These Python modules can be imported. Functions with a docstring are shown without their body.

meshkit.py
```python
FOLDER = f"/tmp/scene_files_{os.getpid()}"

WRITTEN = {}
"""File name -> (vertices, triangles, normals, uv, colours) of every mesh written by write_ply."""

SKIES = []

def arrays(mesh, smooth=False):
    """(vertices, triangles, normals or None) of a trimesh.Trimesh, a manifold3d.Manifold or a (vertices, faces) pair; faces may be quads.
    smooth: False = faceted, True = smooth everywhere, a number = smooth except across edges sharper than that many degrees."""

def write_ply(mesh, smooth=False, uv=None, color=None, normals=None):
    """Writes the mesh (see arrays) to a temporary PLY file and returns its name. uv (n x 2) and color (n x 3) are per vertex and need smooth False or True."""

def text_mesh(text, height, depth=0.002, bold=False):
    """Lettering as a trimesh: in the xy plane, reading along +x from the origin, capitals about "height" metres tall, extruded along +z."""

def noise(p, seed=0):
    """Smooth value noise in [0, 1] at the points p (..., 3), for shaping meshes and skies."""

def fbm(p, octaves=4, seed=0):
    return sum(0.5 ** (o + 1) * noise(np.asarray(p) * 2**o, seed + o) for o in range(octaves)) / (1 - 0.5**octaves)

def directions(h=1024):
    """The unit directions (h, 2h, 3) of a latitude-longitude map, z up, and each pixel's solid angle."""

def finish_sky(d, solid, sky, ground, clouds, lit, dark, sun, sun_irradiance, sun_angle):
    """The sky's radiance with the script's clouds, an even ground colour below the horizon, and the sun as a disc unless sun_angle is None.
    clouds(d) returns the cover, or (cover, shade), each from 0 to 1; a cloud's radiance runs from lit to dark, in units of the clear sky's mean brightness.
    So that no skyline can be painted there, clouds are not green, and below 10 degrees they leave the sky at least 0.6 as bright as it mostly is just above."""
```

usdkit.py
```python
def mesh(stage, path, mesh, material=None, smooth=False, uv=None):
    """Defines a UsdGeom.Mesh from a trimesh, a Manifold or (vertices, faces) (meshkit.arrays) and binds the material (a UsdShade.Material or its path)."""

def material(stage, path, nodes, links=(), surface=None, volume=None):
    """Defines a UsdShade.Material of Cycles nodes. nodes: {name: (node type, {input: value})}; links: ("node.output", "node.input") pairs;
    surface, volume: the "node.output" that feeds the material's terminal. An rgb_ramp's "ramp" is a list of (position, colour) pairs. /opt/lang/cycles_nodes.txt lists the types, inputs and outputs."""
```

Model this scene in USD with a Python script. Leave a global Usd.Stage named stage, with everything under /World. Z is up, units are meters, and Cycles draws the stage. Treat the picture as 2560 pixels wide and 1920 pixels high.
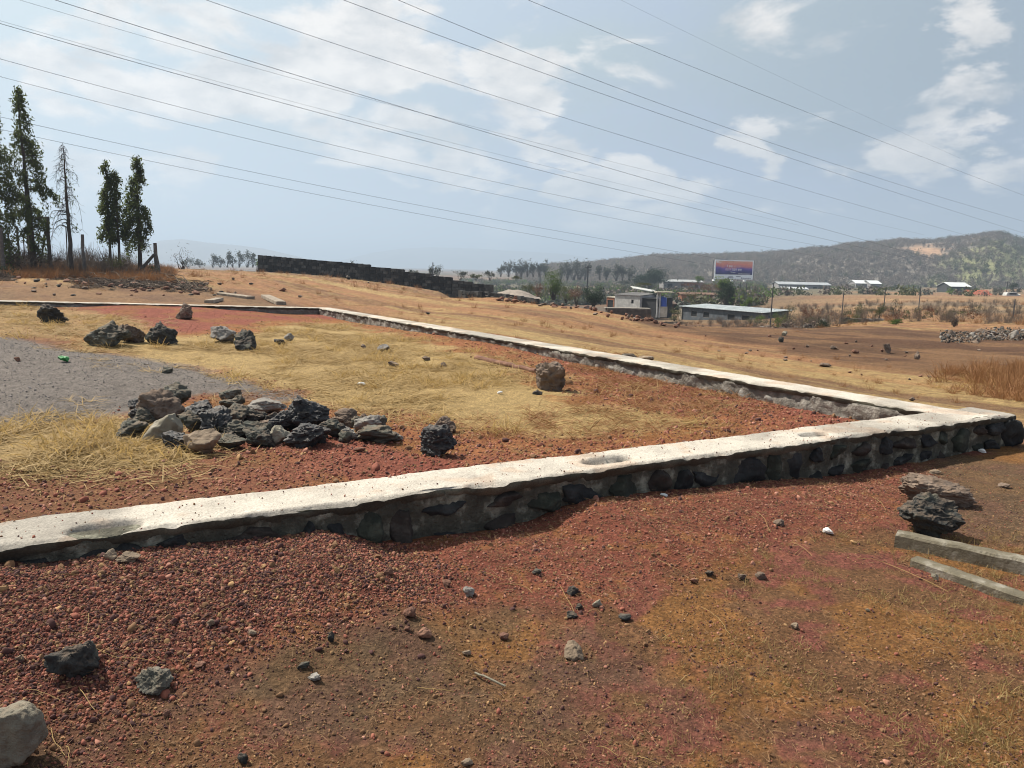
import math, random
import numpy as np, trimesh, usdkit, meshkit
from pxr import Usd, UsdGeom, UsdLux, UsdShade, Sdf, Gf, Vt
from scipy.interpolate import RBFInterpolator
from scipy.spatial import cKDTree

stage = Usd.Stage.CreateInMemory()
UsdGeom.SetStageUpAxis(stage, 'Z')
UsdGeom.Xform.Define(stage, '/World')
UsdGeom.Scope.Define(stage, '/World/Looks')

# ---------------------------------------------------------------- camera
EYE = np.array([0.0, 0.0, 1.6])
FPX, PITCH, ROLL = 1950.0, math.atan(288 / 1950.0), math.radians(1.3)
cam = UsdGeom.Camera.Define(stage, '/World/camera')
cam.CreateHorizontalApertureAttr(36.0)
cam.CreateVerticalApertureAttr(27.0)
cam.CreateFocalLengthAttr(36.0 * FPX / 2560)
cam.CreateClippingRangeAttr(Gf.Vec2f(0.1, 60000))
cam.AddTranslateOp().Set(Gf.Vec3d(*EYE))
cam.AddRotateXYZOp().Set(Gf.Vec3f(90 - math.degrees(PITCH), 0, 0))
cam.AddRotateZOp(opSuffix='roll').Set(math.degrees(ROLL))
cam.CreateExposureAttr(0.95)

# ---------------------------------------------------------------- sky and sun
SUN_EL = math.radians(52.0)
SUN_H = np.array([-0.87, 0.49]); SUN_H /= np.linalg.norm(SUN_H)
SUN = np.array([SUN_H[0] * math.cos(SUN_EL), SUN_H[1] * math.cos(SUN_EL), math.sin(SUN_EL)])
dome = UsdLux.DomeLight.Define(stage, '/World/sky')
SKY_STRENGTH = 0.05
HAZE_DENSITY, HAZE_COLOR = 0.00042, (0.52, 0.63, 0.76)
SKY_GAIN = (1.0, 1.0, 1.0)
def sky_material():
    """Clear-sky model, a milky veil, broad grey sheets and small cumulus; cloud places are given as azimuth and height in radians."""
    N = {'sky': ('sky_texture', {'sky_type': 'single_scattering', 'sun_disc': False, 'sun_elevation': SUN_EL,
                                 'sun_rotation': math.atan2(SUN[0], SUN[1]), 'air_density': 1.0, 'aerosol_density': 1.6, 'ozone_density': 1.6, 'altitude': 300.0}),
         'bg': ('background_shader', {'strength': SKY_STRENGTH}), 'geo': ('geometry', {}), 'nrm': ('vector_math', {'math_type': 'normalize'}), 'sep': ('separate_xyz', {}),
         'az': ('math', {'math_type': 'arctan2'}), 'el': ('math', {'math_type': 'arcsine'}), 'ae': ('combine_xyz', {'z': 0.0}),
         'st': ('mapping', {'scale': (1.0, 1.0, 2.2), 'location': (2.3, 1.1, .4)}), 'st2': ('mapping', {'scale': (1.0, 1.0, 2.6), 'location': (7.3, 4.1, 2.4)}),
         'n1': ('noise_texture', {'scale': 6.5, 'detail': 10.0, 'roughness': 0.58, 'distortion': 0.35}), 'n2': ('noise_texture', {'scale': 2.1, 'detail': 7.0, 'roughness': 0.55}),
         'n3': ('noise_texture', {'scale': 14.0, 'detail': 8.0, 'roughness': 0.6})}
    L = [('geo.position', 'nrm.vector1'), ('nrm.vector', 'sep.vector'), ('sep.x', 'az.value1'), ('sep.y', 'az.value2'), ('sep.z', 'el.value1'), ('az.value', 'ae.x'), ('el.value', 'ae.y'),
         ('nrm.vector', 'st.vector'), ('nrm.vector', 'st2.vector'), ('st.vector', 'n1.vector'), ('st2.vector', 'n2.vector'), ('st.vector', 'n3.vector')]
    N['wn'] = ('noise_texture', {'scale': 9.0, 'detail': 6.0, 'roughness': 0.62}); N['wo'] = ('vector_math', {'math_type': 'multiply_add', 'vector2': (.15, .09, 0), 'vector3': (-.075, -.045, 0)}); N['aw'] = ('vector_math', {'math_type': 'add'})
    L += [('st2.vector', 'wn.vector'), ('wn.color', 'wo.vector1'), ('ae.vector', 'aw.vector1'), ('wo.vector', 'aw.vector2')]
    def blobs(tag, items, base):
        """Sum of soft ellipses in the sky plus noise."""
        prev = None
        for k, (a, e, ra, re, amp) in enumerate(items):
            q = '%s%d' % (tag, k)
            N[q + 's'] = ('vector_math', {'math_type': 'subtract', 'vector2': (a, e, 0)}); N[q + 'm'] = ('vector_math', {'math_type': 'multiply', 'vector2': (1 / ra, 1 / re, 0)})
            N[q + 'l'] = ('vector_math', {'math_type': 'length'}); N[q + 'r'] = ('map_range', {'range_type': 'smoothstep', 'from_min': 0.0, 'from_max': 2.0, 'to_min': amp, 'to_max': 0.0, 'clamp': True})
            L.extend([('aw.vector', q + 's.vector1'), (q + 's.vector', q + 'm.vector1'), (q + 'm.vector', q + 'l.vector1'), (q + 'l.value', q + 'r.value')])
            N[q + 'a'] = ('math', {'math_type': 'maximum', 'value2': base}); L.append((q + 'r.result', q + 'a.value1'))
            if prev: L.append((prev, q + 'a.value2'))
            prev = q + 'a.value'
        return prev
    cb = blobs('b', CUMULUS, 0.16); gb = blobs('g', GREY_SHEETS, 0.22)
    N['bn'] = ('math', {'math_type': 'multiply_add', 'value2': 3.0, 'value3': -1.5}); N['bs'] = ('math', {'math_type': 'add'})
    N['bc'] = ('map_range', {'range_type': 'smoothstep', 'from_min': 0.32, 'from_max': 0.74, 'to_min': 0.0, 'to_max': 0.92, 'clamp': True})
    N['gn'] = ('math', {'math_type': 'multiply_add', 'value2': 1.8, 'value3': -0.9}); N['gs'] = ('math', {'math_type': 'add'})
    N['gc'] = ('map_range', {'range_type': 'smoothstep', 'from_min': 0.20, 'from_max': 0.80, 'to_min': 0.0, 'to_max': 0.9, 'clamp': True})
    # brightening of the veil towards the sun's side
    N['sd'] = ('vector_math', {'math_type': 'dot_product', 'vector2': tuple(SUN)}); N['sg'] = ('map_range', {'range_type': 'smoothstep', 'from_min': 0.1, 'from_max': 0.95, 'to_min': 0.0, 'to_max': 1.0, 'clamp': True})
    N['vc'] = ('mix', {'color1': VEIL_FAR, 'color2': VEIL_SUN}); N['vf'] = ('math', {'math_type': 'multiply_add', 'value2': 0.25, 'value3': 0.66})
    N['veil'] = ('mix', {}); N['gcol'] = ('mix', {'color1': GREY_FAR, 'color2': VEIL_SUN}); N['grey'] = ('mix', {})
    N['ccol'] = ('mix', {'color1': CLOUD_DARK, 'color2': CLOUD_LIT}); N['cs'] = ('map_range', {'from_min': 0.35, 'from_max': 0.6, 'to_min': 0.0, 'to_max': 1.0, 'clamp': True}); N['out'] = ('mix', {})
    L += [('n1.fac', 'bn.value1'), ('bn.value', 'bs.value1'), (cb, 'bs.value2'), ('bs.value', 'bc.value'), ('n2.fac', 'gn.value1'), ('gn.value', 'gs.value1'), (gb, 'gs.value2'), ('gs.value', 'gc.value'),
          ('nrm.vector', 'sd.vector1'), ('sd.value', 'sg.value'), ('sg.result', 'vc.fac'), ('sg.result', 'vf.value1'), ('vf.value', 'veil.fac'), ('sky.color', 'veil.color1'), ('vc.color', 'veil.color2'),
          ('sg.result', 'gcol.fac'), ('gc.result', 'grey.fac'), ('veil.color', 'grey.color1'), ('gcol.color', 'grey.color2'), ('n3.fac', 'cs.value'), ('cs.result', 'ccol.fac'),
          ('bc.result', 'out.fac'), ('grey.color', 'out.color1'), ('ccol.color', 'out.color2'), ('out.color', 'bg.color')]
    return usdkit.material(stage, '/World/Looks/sky_look', N, L, surface='bg.background')
def skyspot(px, py, rx, ry, amp):
    x, y = (px - 1280) / FPX, -(py - 960) / FPX; c, s, cp, sp = math.cos(ROLL), math.sin(ROLL), math.cos(PITCH), math.sin(PITCH)
    xr, yr = c * x - s * y, s * x + c * y; d = np.array([xr, cp + yr * sp, -sp + yr * cp]); d /= np.linalg.norm(d)
    return math.atan2(d[0], d[1]), math.asin(d[2]), rx / FPX, ry / FPX, amp
CUMULUS = [skyspot(*b) for b in [(2415, 85, 80, 50, .95), (1850, 362, 60, 38, .8), (1915, 412, 55, 38, .75), (2300, 372, 70, 60, .75), (2440, 330, 70, 26, .75), (2545, 402, 80, 36, .75), (1565, 418, 85, 36, .85), (1440, 462, 75, 30, .85), (1690, 478, 120, 30, .8),
                                 (2130, 495, 200, 46, .5), (1390, 360, 90, 44, .85), (1270, 215, 110, 105, .95), (1360, 250, 60, 40, .7), (860, 120, 260, 95, .95), (620, 215, 220, 90, 1.0), (1030, 300, 210, 75, .9), (890, 370, 150, 60, .8), (1180, 420, 110, 60, .75), (1900, 540, 160, 26, .45), (1500, 545, 130, 30, .4), (420, 60, 260, 80, .8), (250, 230, 240, 70, .75), (180, 400, 240, 60, .6)]]
GREY_SHEETS = [skyspot(*b) for b in [(2080, 200, 520, 170, .85), (1480, 150, 260, 120, .7), (1700, 330, 420, 120, .55), (1000, 60, 200, 60, .4)]]
VEIL_FAR, VEIL_SUN, GREY_FAR = (4.1, 4.8, 7.0), (8.2, 9.4, 9.2), (3.1, 3.85, 4.5)
CLOUD_LIT, CLOUD_DARK = (11.2, 10.5, 9.8), (7.2, 7.1, 7.0)
UsdShade.MaterialBindingAPI.Apply(dome.GetPrim()).Bind(sky_material())
sun = UsdLux.DistantLight.Define(stage, '/World/sun')
sun.CreateIntensityAttr(1.25)
sun.CreateAngleAttr(0.5)
sun.CreateNormalizeAttr(True)
sun.CreateColorAttr(Gf.Vec3f(1.0, 0.94, 0.85))
sun.AddRotateXYZOp().Set(Gf.Vec3f(math.degrees(math.pi / 2 - SUN_EL), 0, math.degrees(math.atan2(SUN[0], -SUN[1]))))

# ---------------------------------------------------------------- helpers
def ray(px, py):
    x = (np.asarray(px, float) - 1280) / FPX; y = -(np.asarray(py, float) - 960) / FPX
    c, s, cp, sp = math.cos(ROLL), math.sin(ROLL), math.cos(PITCH), math.sin(PITCH)
    xr, yr = c * x - s * y, s * x + c * y
    return np.stack(np.broadcast_arrays(xr, cp + yr * sp, -sp + yr * cp), -1)
def at(px, py, d):
    """World point seen at photograph pixel (px, py), d metres ahead."""
    r = ray(px, py)
    return EYE + r * (np.asarray(d, float) / r[..., 1])[..., None]
def onz(px, py, z):
    r = ray(px, py)
    return EYE + r * ((z - EYE[2]) / r[..., 2])[..., None]
counts = {}
def path_for(name, parent=None):
    base = (str(parent.GetPath()) if parent is not None else '/World') + '/' + name
    n = counts.get(base, 0); counts[base] = n + 1
    return base if n == 0 else '%s_%03d' % (base, n)
def tag(o, label=None, cat=None, group=None, kind=None):
    p = o.GetPrim() if hasattr(o, 'GetPrim') else o
    for k, v in (('label', label), ('category', cat), ('group', group), ('kind', kind)):
        if v: p.SetCustomDataByKey(k, v)
    return p
def obj(name, m, mat, parent=None, label=None, cat=None, group=None, kind=None, smooth=False):
    o = usdkit.mesh(stage, path_for(name, parent), m, mat, smooth=smooth)
    return tag(o, label, cat, group, kind)
def thing(name, label, cat, loc=(0, 0, 0), rz=0.0, group=None):
    x = UsdGeom.Xform.Define(stage, path_for(name))
    x.AddTranslateOp().Set(Gf.Vec3d(*map(float, loc)))
    if rz: x.AddRotateZOp().Set(math.degrees(rz))
    return tag(x, label, cat, group)
def copy_of(src, name, label, cat, loc, rz=0.0, group=None, scale=None):
    x = UsdGeom.Xform.Define(stage, path_for(name))
    x.AddTranslateOp().Set(Gf.Vec3d(*map(float, loc))); x.AddRotateZOp().Set(math.degrees(rz))
    if scale is not None: x.AddScaleOp().Set(Gf.Vec3f(*map(float, np.broadcast_to(scale, 3))))
    x.GetPrim().GetReferences().AddInternalReference(src.GetPath()); x.GetPrim().SetInstanceable(True)
    return tag(x, label, cat, group)
class MB:
    def __init__(s): s.v, s.f, s.n = [], [], 0
    def add(s, v, f):
        v = np.asarray(v, float); f = np.asarray(f, int)
        if f.shape[1] == 4: f = np.vstack([f[:, [0, 1, 2]], f[:, [0, 2, 3]]])
        s.v.append(v); s.f.append(f + s.n); s.n += len(v); return s
    def mesh(s): return np.vstack(s.v), np.vstack(s.f)
    def box(s, c, size, rz=0.0, jit=0.0, rng=None, ry=0.0):
        b = trimesh.creation.box(size)
        v = np.array(b.vertices)
        if jit: v = v + rng.normal(0, jit, v.shape)
        if ry: v = v @ np.array([[math.cos(ry), 0, -math.sin(ry)], [0, 1, 0], [math.sin(ry), 0, math.cos(ry)]])
        R = np.array([[math.cos(rz), math.sin(rz), 0], [-math.sin(rz), math.cos(rz), 0], [0, 0, 1]])
        return s.add(v @ R + np.asarray(c), b.faces)
    def tube(s, pts, r, sides=6, cap=True):
        p = np.asarray(pts, float); n = len(p); r = np.broadcast_to(r, (n,))
        t = np.gradient(p, axis=0); t /= np.linalg.norm(t, axis=1, keepdims=True) + 1e-12
        ref = np.array([0, 0, 1.0]) if abs(t[:, 2]).mean() < 0.8 else np.array([1.0, 0, 0])
        a = np.cross(t, ref); a /= np.linalg.norm(a, axis=1, keepdims=True) + 1e-12
        b = np.cross(t, a); g = np.arange(sides) * 2 * math.pi / sides
        v = p[:, None] + r[:, None, None] * (np.cos(g)[None, :, None] * a[:, None] + np.sin(g)[None, :, None] * b[:, None])
        i, j = np.meshgrid(np.arange(n - 1), np.arange(sides), indexing='ij')
        q = np.stack([i * sides + j, i * sides + (j + 1) % sides, (i + 1) * sides + (j + 1) % sides, (i + 1) * sides + j], -1).reshape(-1, 4)
        f = np.vstack([q[:, [0, 2, 1]], q[:, [0, 3, 2]]]); v = v.reshape(-1, 3)
        if cap:
            k = len(v); v = np.vstack([v, p[:1], p[-1:]])
            jj = np.arange(sides); j2 = (jj + 1) % sides; e = (n - 1) * sides
            f = np.vstack([f, np.stack([jj, j2, np.full(sides, k)], 1), np.stack([e + j2, e + jj, np.full(sides, k + 1)], 1)])
        return s.add(v, f)
def smoothstep(x): x = np.clip(x, 0, 1); return x * x * (3 - 2 * x)
def fbm2(x, y, sc, octv=4, seed=0):
    return meshkit.fbm(np.stack([np.asarray(x) * sc, np.asarray(y) * sc, np.zeros_like(np.asarray(x, float)) + 0.37 * seed], -1), octv, seed)
def noise2(x, y, sx, sy, seed=0):
    return meshkit.noise(np.stack([x * sx, y * sy, np.zeros_like(x) + 0.5], -1), seed)
def poly_sd(px, py, poly):
    """Signed distance to a polygon, positive inside."""
    P = np.asarray(poly, float); Q = np.roll(P, -1, 0); d = np.full(np.shape(px), 1e18); ins = np.zeros(np.shape(px), bool)
    for a, b in zip(P, Q):
        e = b - a; w0, w1 = px - a[0], py - a[1]
        t = np.clip((w0 * e[0] + w1 * e[1]) / (e @ e), 0, 1)
        d = np.minimum(d, (w0 - e[0] * t) ** 2 + (w1 - e[1] * t) ** 2)
        c = ((a[1] <= py) != (b[1] <= py)) & (w0 < e[0] * (py - a[1]) / (e[1] if e[1] else 1e-12))
        ins ^= c
    return np.where(ins, 1, -1) * np.sqrt(d)
mats = {}
def mat(name, color, rough=0.85, var=0.3, scale=6.0, bump=0.0, bscale=None, warm=None, detail=6.0, spec=0.25, coords='position', metallic=0.0, translucent=0.0, rnd=0.0, dust=0.0):
    """Plain procedural surface: a colour broken up by noise, optional second colour 'warm', optional bump."""
    if name in mats: return mats[name]
    c = np.array(color, float); c2 = np.array(warm if warm is not None else c * (1 + var), float)
    N = {'geo': ('geometry', {}), 'n': ('noise_texture', {'scale': scale, 'detail': detail, 'roughness': 0.6}),
         'r': ('rgb_ramp', {'ramp': [(0.0, c * (1 - var)), (0.38, c * (1 - 0.5 * var)), (0.52, c), (0.68, c2), (1.0, c2)]}),
         'p': ('principled_bsdf', {'roughness': rough, 'specular_ior_level': spec, 'metallic': metallic})}
    L = [('geo.position', 'n.vector'), ('n.fac', 'r.fac')]
    src = 'r.color'
    if rnd:
        N['oi'] = ('object_info', {}); N['mr'] = ('map_range', {'to_min': 1 - rnd, 'to_max': 1 + rnd}); N['hv'] = ('hsv', {})
        L += [('oi.random', 'mr.value'), ('mr.result', 'hv.value'), (src, 'hv.color')]; src = 'hv.color'
    if dust:
        N['dn'] = ('noise_texture', {'scale': scale * 2.5, 'detail': 5.0}); N['dz'] = ('separate_xyz', {}); N['dm'] = ('map_range', {'from_min': .25, 'from_max': .95, 'to_min': 0.0, 'to_max': dust, 'clamp': True})
        N['dr'] = ('map_range', {'from_min': .35, 'from_max': .6, 'to_min': 0.0, 'to_max': 1.0, 'clamp': True}); N['dx'] = ('math', {'math_type': 'multiply'}); N['dc'] = ('mix', {'color2': (.23, .15, .095)})
        L += [('geo.position', 'dn.vector'), ('geo.normal', 'dz.vector'), ('dz.z', 'dm.value'), ('dn.fac', 'dr.value'), ('dm.result', 'dx.value1'), ('dr.result', 'dx.value2'), ('dx.value', 'dc.fac'), (src, 'dc.color1')]; src = 'dc.color'
    L.append((src, 'p.base_color'))
    if bump:
        N['bn'] = ('noise_texture', {'scale': bscale or scale * 4, 'detail': 5.0, 'roughness': 0.65}); N['b'] = ('bump', {'strength': 1.0, 'distance': bump})
        L += [('geo.position', 'bn.vector'), ('bn.fac', 'b.height'), ('b.normal', 'p.normal')]
    surf = 'p.BSDF'
    if translucent:
        N['t'] = ('translucent_bsdf', {}); N['m'] = ('mix_closure', {'fac': translucent})
        L += [(src, 't.color'), ('p.BSDF', 'm.closure1'), ('t.BSDF', 'm.closure2')]; surf = 'm.closure'
    mats[name] = usdkit.material(stage, '/World/Looks/' + name, N, L, surface=surf)
    return mats[name]

# ---------------------------------------------------------------- terrain height
CORNER = np.array([4.50, 7.10]); E1 = np.array([-0.867, -0.498]); E2 = np.array([-0.529, 0.848]); NF = np.array([0.498, -0.867])
ZT = 0.35                                              # level of the plinth's top at the corner
def wall_ab(x, y):
    """Skewed plot coordinates: metres along the near plinth and along the far plinth from the corner."""
    dx, dy = x - CORNER[0], y - CORNER[1]; det = E1[0] * E2[1] - E1[1] * E2[0]
    return (dx * E2[1] - dy * E2[0]) / det, (E1[0] * dy - E1[1] * dx) / det
BACK = 18.6
ctrl = []
for px, rows in {-500: [(770, 15.5, 0), (700, 30, 0), (652, 60, 0)],
                 0: [(775, 17.6, 0), (690, 35, 0), (657, 62, 0)],
                 200: [(775, 18.6, 0), (700, 33, 0), (661, 60, 0)],
                 400: [(775, 19.6, 0), (712, 32, 0), (672, 58, 0)],
                 640: [(782, 20.8, 0), (730, 33, 0), (680, 72, 0)],
                 820: [(800, 20.8, 0), (740, 36, 0), (694, 82, 0)],
                 1100: [(860, 14.2, 0), (770, 32, 0), (727, 70, 0)],
                 1280: [(850, 14.8, 0), (800, 23, 0), (760, 36, 0), (744, 44, 0)],
                 1450: [(880, 13.8, 0), (800, 26, 0), (772, 38, 0)],
                 1600: [(885, 13.5, 0), (870, 16.5, 0), (830, 24, 0), (799, 36, 0)],
                 1900: [(930, 13, 0), (890, 17.2, 0), (850, 24, 0), (818, 38, 0)],
                 2200: [(960, 12.6, 0), (940, 14, 0), (850, 27, 0), (812, 45, 0), (780, 75, 0), (742, 160, 0), (722, 400, 0)],
                 2560: [(980, 12, 0), (970, 12.6, 0), (890, 20, 0), (842, 34, 0), (800, 60, 0), (752, 150, 0), (728, 400, 0)],
                 3100: [(890, 21, 0), (842, 36, 0), (805, 60, 0), (762, 150, 0), (740, 400, 0)]}.items():
    for py, d, _ in rows:
        p = at(px, py, d); ctrl.append((math.atan2(p[0], p[1]), math.log(math.hypot(p[0], p[1])), p[2]))
def low(px, pairs):
    for d, z in pairs:
        p = at(px, 700, d); ctrl.append((math.atan2(p[0], p[1]), math.log(math.hypot(p[0], p[1])), z))
low(-500, [(110, .6), (250, -3), (600, -6)]); low(0, [(110, .6), (250, -3), (600, -6)]); low(400, [(95, .2), (160, -2.5), (400, -6)])
low(640, [(105, -.6), (160, -3), (400, -7)]); low(820, [(105, -1.5), (160, -4), (400, -7.5)]); low(1100, [(85, -2.3), (130, -5.5), (240, -7.5), (420, -8)])
low(1280, [(54, -2.6), (75, -4.5), (120, -6), (240, -7.3), (420, -7.6)]); low(1450, [(46, -2.4), (65, -4.2), (110, -5.6), (240, -7), (420, -7.2)])
low(1600, [(46, -2.7), (60, -3.9), (110, -5), (240, -6.3), (420, -6.6)]); low(1900, [(46, -1.9), (60, -2.8), (100, -3.9), (220, -4.6), (400, -4.6)])
for th in np.linspace(-1.2, 1.2, 9):
    for r in (0.5, 2.0, 5.0): ctrl.append((th, math.log(r), 0.02))
    ctrl.append((th, math.log(9.0), 0.08)); ctrl.append((th, math.log(2500), -8.0)); ctrl.append((th, math.log(20000), -8.0))
ctrl = np.array(ctrl)
_rbf = RBFInterpolator(ctrl[:, :2] * [2.6, 1.0], ctrl[:, 2], kernel='linear', smoothing=0.004)
# the level of the loose ground where it meets the near plinth's front face
_base = [(-100, 1400), (0, 1399), (137, 1397), (320, 1372), (504, 1355), (733, 1329), (800, 1317), (900, 1338), (943, 1350), (1050, 1345), (1116, 1332), (1200, 1322), (1334, 1295), (1467, 1243), (1541, 1236), (1700, 1219), (1920, 1200), (2128, 1184), (2352, 1139), (2474, 1119)]
_bs, _bz = [], []
for q in _base:
    r = ray(*q); t = ((CORNER - EYE[:2]) @ NF) / (r[:2] @ NF); p = EYE + r * t
    _bs.append((p[:2] - CORNER) @ E1); _bz.append(p[2])
_o = np.argsort(_bs); _bs = np.array(_bs)[_o]; _bz = np.array(_bz)[_o] - .018
def height0(x, y):
    """Ground level without the fine lumps."""
    x, y = np.asarray(x, float), np.asarray(y, float)
    sh = x.shape; x, y = x.ravel(), y.ravel()
    th, r = np.arctan2(x, y), np.hypot(x, y)
    thc = np.clip(th, -0.95, 0.95)
    z = np.empty(len(x))
    for k in range(0, len(x), 20000):
        z[k:k + 20000] = _rbf(np.stack([thc[k:k + 20000] * 2.6, np.log(np.maximum(r[k:k + 20000], .5))], 1))
    back = smoothstep((np.abs(th) - 0.95) / 0.8); z = z * (1 - back) + 0.0 * back
    a, b = wall_ab(x, y)
    tf = (x - CORNER[0]) * NF[0] + (y - CORNER[1]) * NF[1]; s = (x - CORNER[0]) * E1[0] + (y - CORNER[1]) * E1[1]
    zb = np.interp(s, _bs, _bz)
    reach = 0.9 + 0.5 * smoothstep(s / 6)
    w = (1 - smoothstep((tf - 0.1) / reach)) * (tf > -0.2) * smoothstep((s + 1.2) / 1.2) * (1 - smoothstep((s - 9) / 3))
    z = z * (1 - w) + zb * w
    inside = (a > 0.1) & (b > 0.1) & (a < 14) & (b < BACK + 0.2)
    z = np.where(inside, np.maximum(z, 0.15 + 0.0 * z), z)
    z = np.where(inside & (b < 1.0), np.minimum(z, 0.24), z)
    return z.reshape(sh)
def lumps(x, y):
    r = np.hypot(x, y)
    near = 1 - smoothstep((r - 9) / 12)
    z = 0.045 * (fbm2(x, y, 1.1, 3, 3) - 0.5) + near * (0.030 * (fbm2(x, y, 4.5, 3, 5) - 0.5) + 0.016 * (fbm2(x, y, 17, 3, 6) - 0.5))
    mid = smoothstep((r - 14) / 8) * (1 - smoothstep((r - 300) / 300))
    z = z + mid * (0.16 * (fbm2(x, y, 0.45, 4, 8) - 0.5))
    u, v = x * E2[0] + y * E2[1], x * NF[0] * 0 + (x * E2[1] - y * E2[0])
    a, b = wall_ab(x, y)
    road = smoothstep((-a - 1.0) / 1.5) * (1 - smoothstep((-a - 16) / 5)) * smoothstep((r - 9) / 4)
    z = z + road * 0.14 * (noise2(u, v, 0.12, 1.3, 4) + 0.5 * noise2(u, v, 0.3, 3.1, 9) - 0.75)
    far = smoothstep((r - 200) / 600)
    return z + far * 2.0 * (fbm2(x, y, 0.006, 3, 2) - 0.5)
GREYP = [(0, 862), (180, 885), (420, 905), (600, 940), (770, 992), (690, 1006), (560, 985), (400, 1000), (310, 1040), (110, 1068), (0, 1078), (-400, 1078), (-400, 862)]
STRAWP = [(250, 862), (555, 850), (720, 822), (830, 806), (1018, 850), (1226, 908), (1365, 965), (1504, 1018), (1712, 1047), (1666, 1076), (1446, 1093), (1273, 1088), (1110, 1053), (972, 1030), (880, 1024), (798, 1018), (740, 984), (694, 960), (555, 925), (382, 914), (208, 880)]
STRAW2P = [(-400, 1075), (0, 1075), (110, 1064), (300, 1040), (345, 1078), (400, 1115), (385, 1142), (200, 1155), (0, 1160), (-400, 1160)]
STRAW3P = [(-200, 795), (60, 790), (300, 810), (420, 850), (250, 870), (0, 860), (-200, 858)]
GRAVELP = [(-300, 1440), (0, 1400), (300, 1370), (740, 1315), (1000, 1340), (1300, 1300), (1700, 1215), (2300, 1135), (2330, 1200), (2200, 1290), (1950, 1340), (1700, 1440), (1500, 1500), (1250, 1490), (1050, 1520), (850, 1570), (620, 1650), (420, 1730), (300, 1790), (150, 1800), (0, 1790), (-300, 1800)]
COBBLEP = [(-300, 1440), (0, 1400), (300, 1370), (740, 1320), (950, 1360), (1080, 1420), (1050, 1490), (850, 1540), (620, 1620), (420, 1700), (300, 1760), (150, 1790), (0, 1790), (-300, 1800)]
GRADEDP = [(1540, 798), (1700, 838), (1900, 868), (2060, 903), (2250, 932), (2400, 946), (2600, 985), (2800, 1000), (2950, 850), (2560, 822), (2300, 826), (2060, 818), (1900, 810), (1700, 803)]
def to_world(poly, z): return onz(*np.array(poly, float).T, z)[:, :2]
GREY, STRAW, STRAW2, STRAW3 = (to_world(p, 0.16) for p in (GREYP, STRAWP, STRAW2P, STRAW3P))
GRAVEL, COBBLE = (to_world(p, 0.08) for p in (GRAVELP, COBBLEP))
def mound(x, y):
    g = poly_sd(x, y, GREY)
    return 0.10 * smoothstep(g / 1.2)
def height(x, y):
    x, y = np.asarray(x, float), np.asarray(y, float)
    return height0(x, y) + lumps(x, y) + np.where(np.hypot(x, y) < 30, mound(x, y), 0)
def gp(px, py, sink=0.0):
    """Where the sight line through a photograph pixel first meets the ground."""
    r = ray(px, py); d = np.exp(np.linspace(math.log(1.5), math.log(900), 1500))
    p = EYE + r * (d / r[1])[:, None]
    under = p[:, 2] < height(p[:, 0], p[:, 1])
    k = int(np.argmax(under)) if under.any() else len(d) - 1
    d0, d1 = d[max(k - 1, 0)], d[k]
    dd = np.linspace(d0, d1, 24); p = EYE + r * (dd / r[1])[:, None]
    u = p[:, 2] < height(p[:, 0], p[:, 1]); q = p[int(np.argmax(u)) if u.any() else -1]
    return np.array([q[0], q[1], height(q[0], q[1]) - sink])
def gz(x, y): return float(height(np.array(x), np.array(y)))
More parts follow.
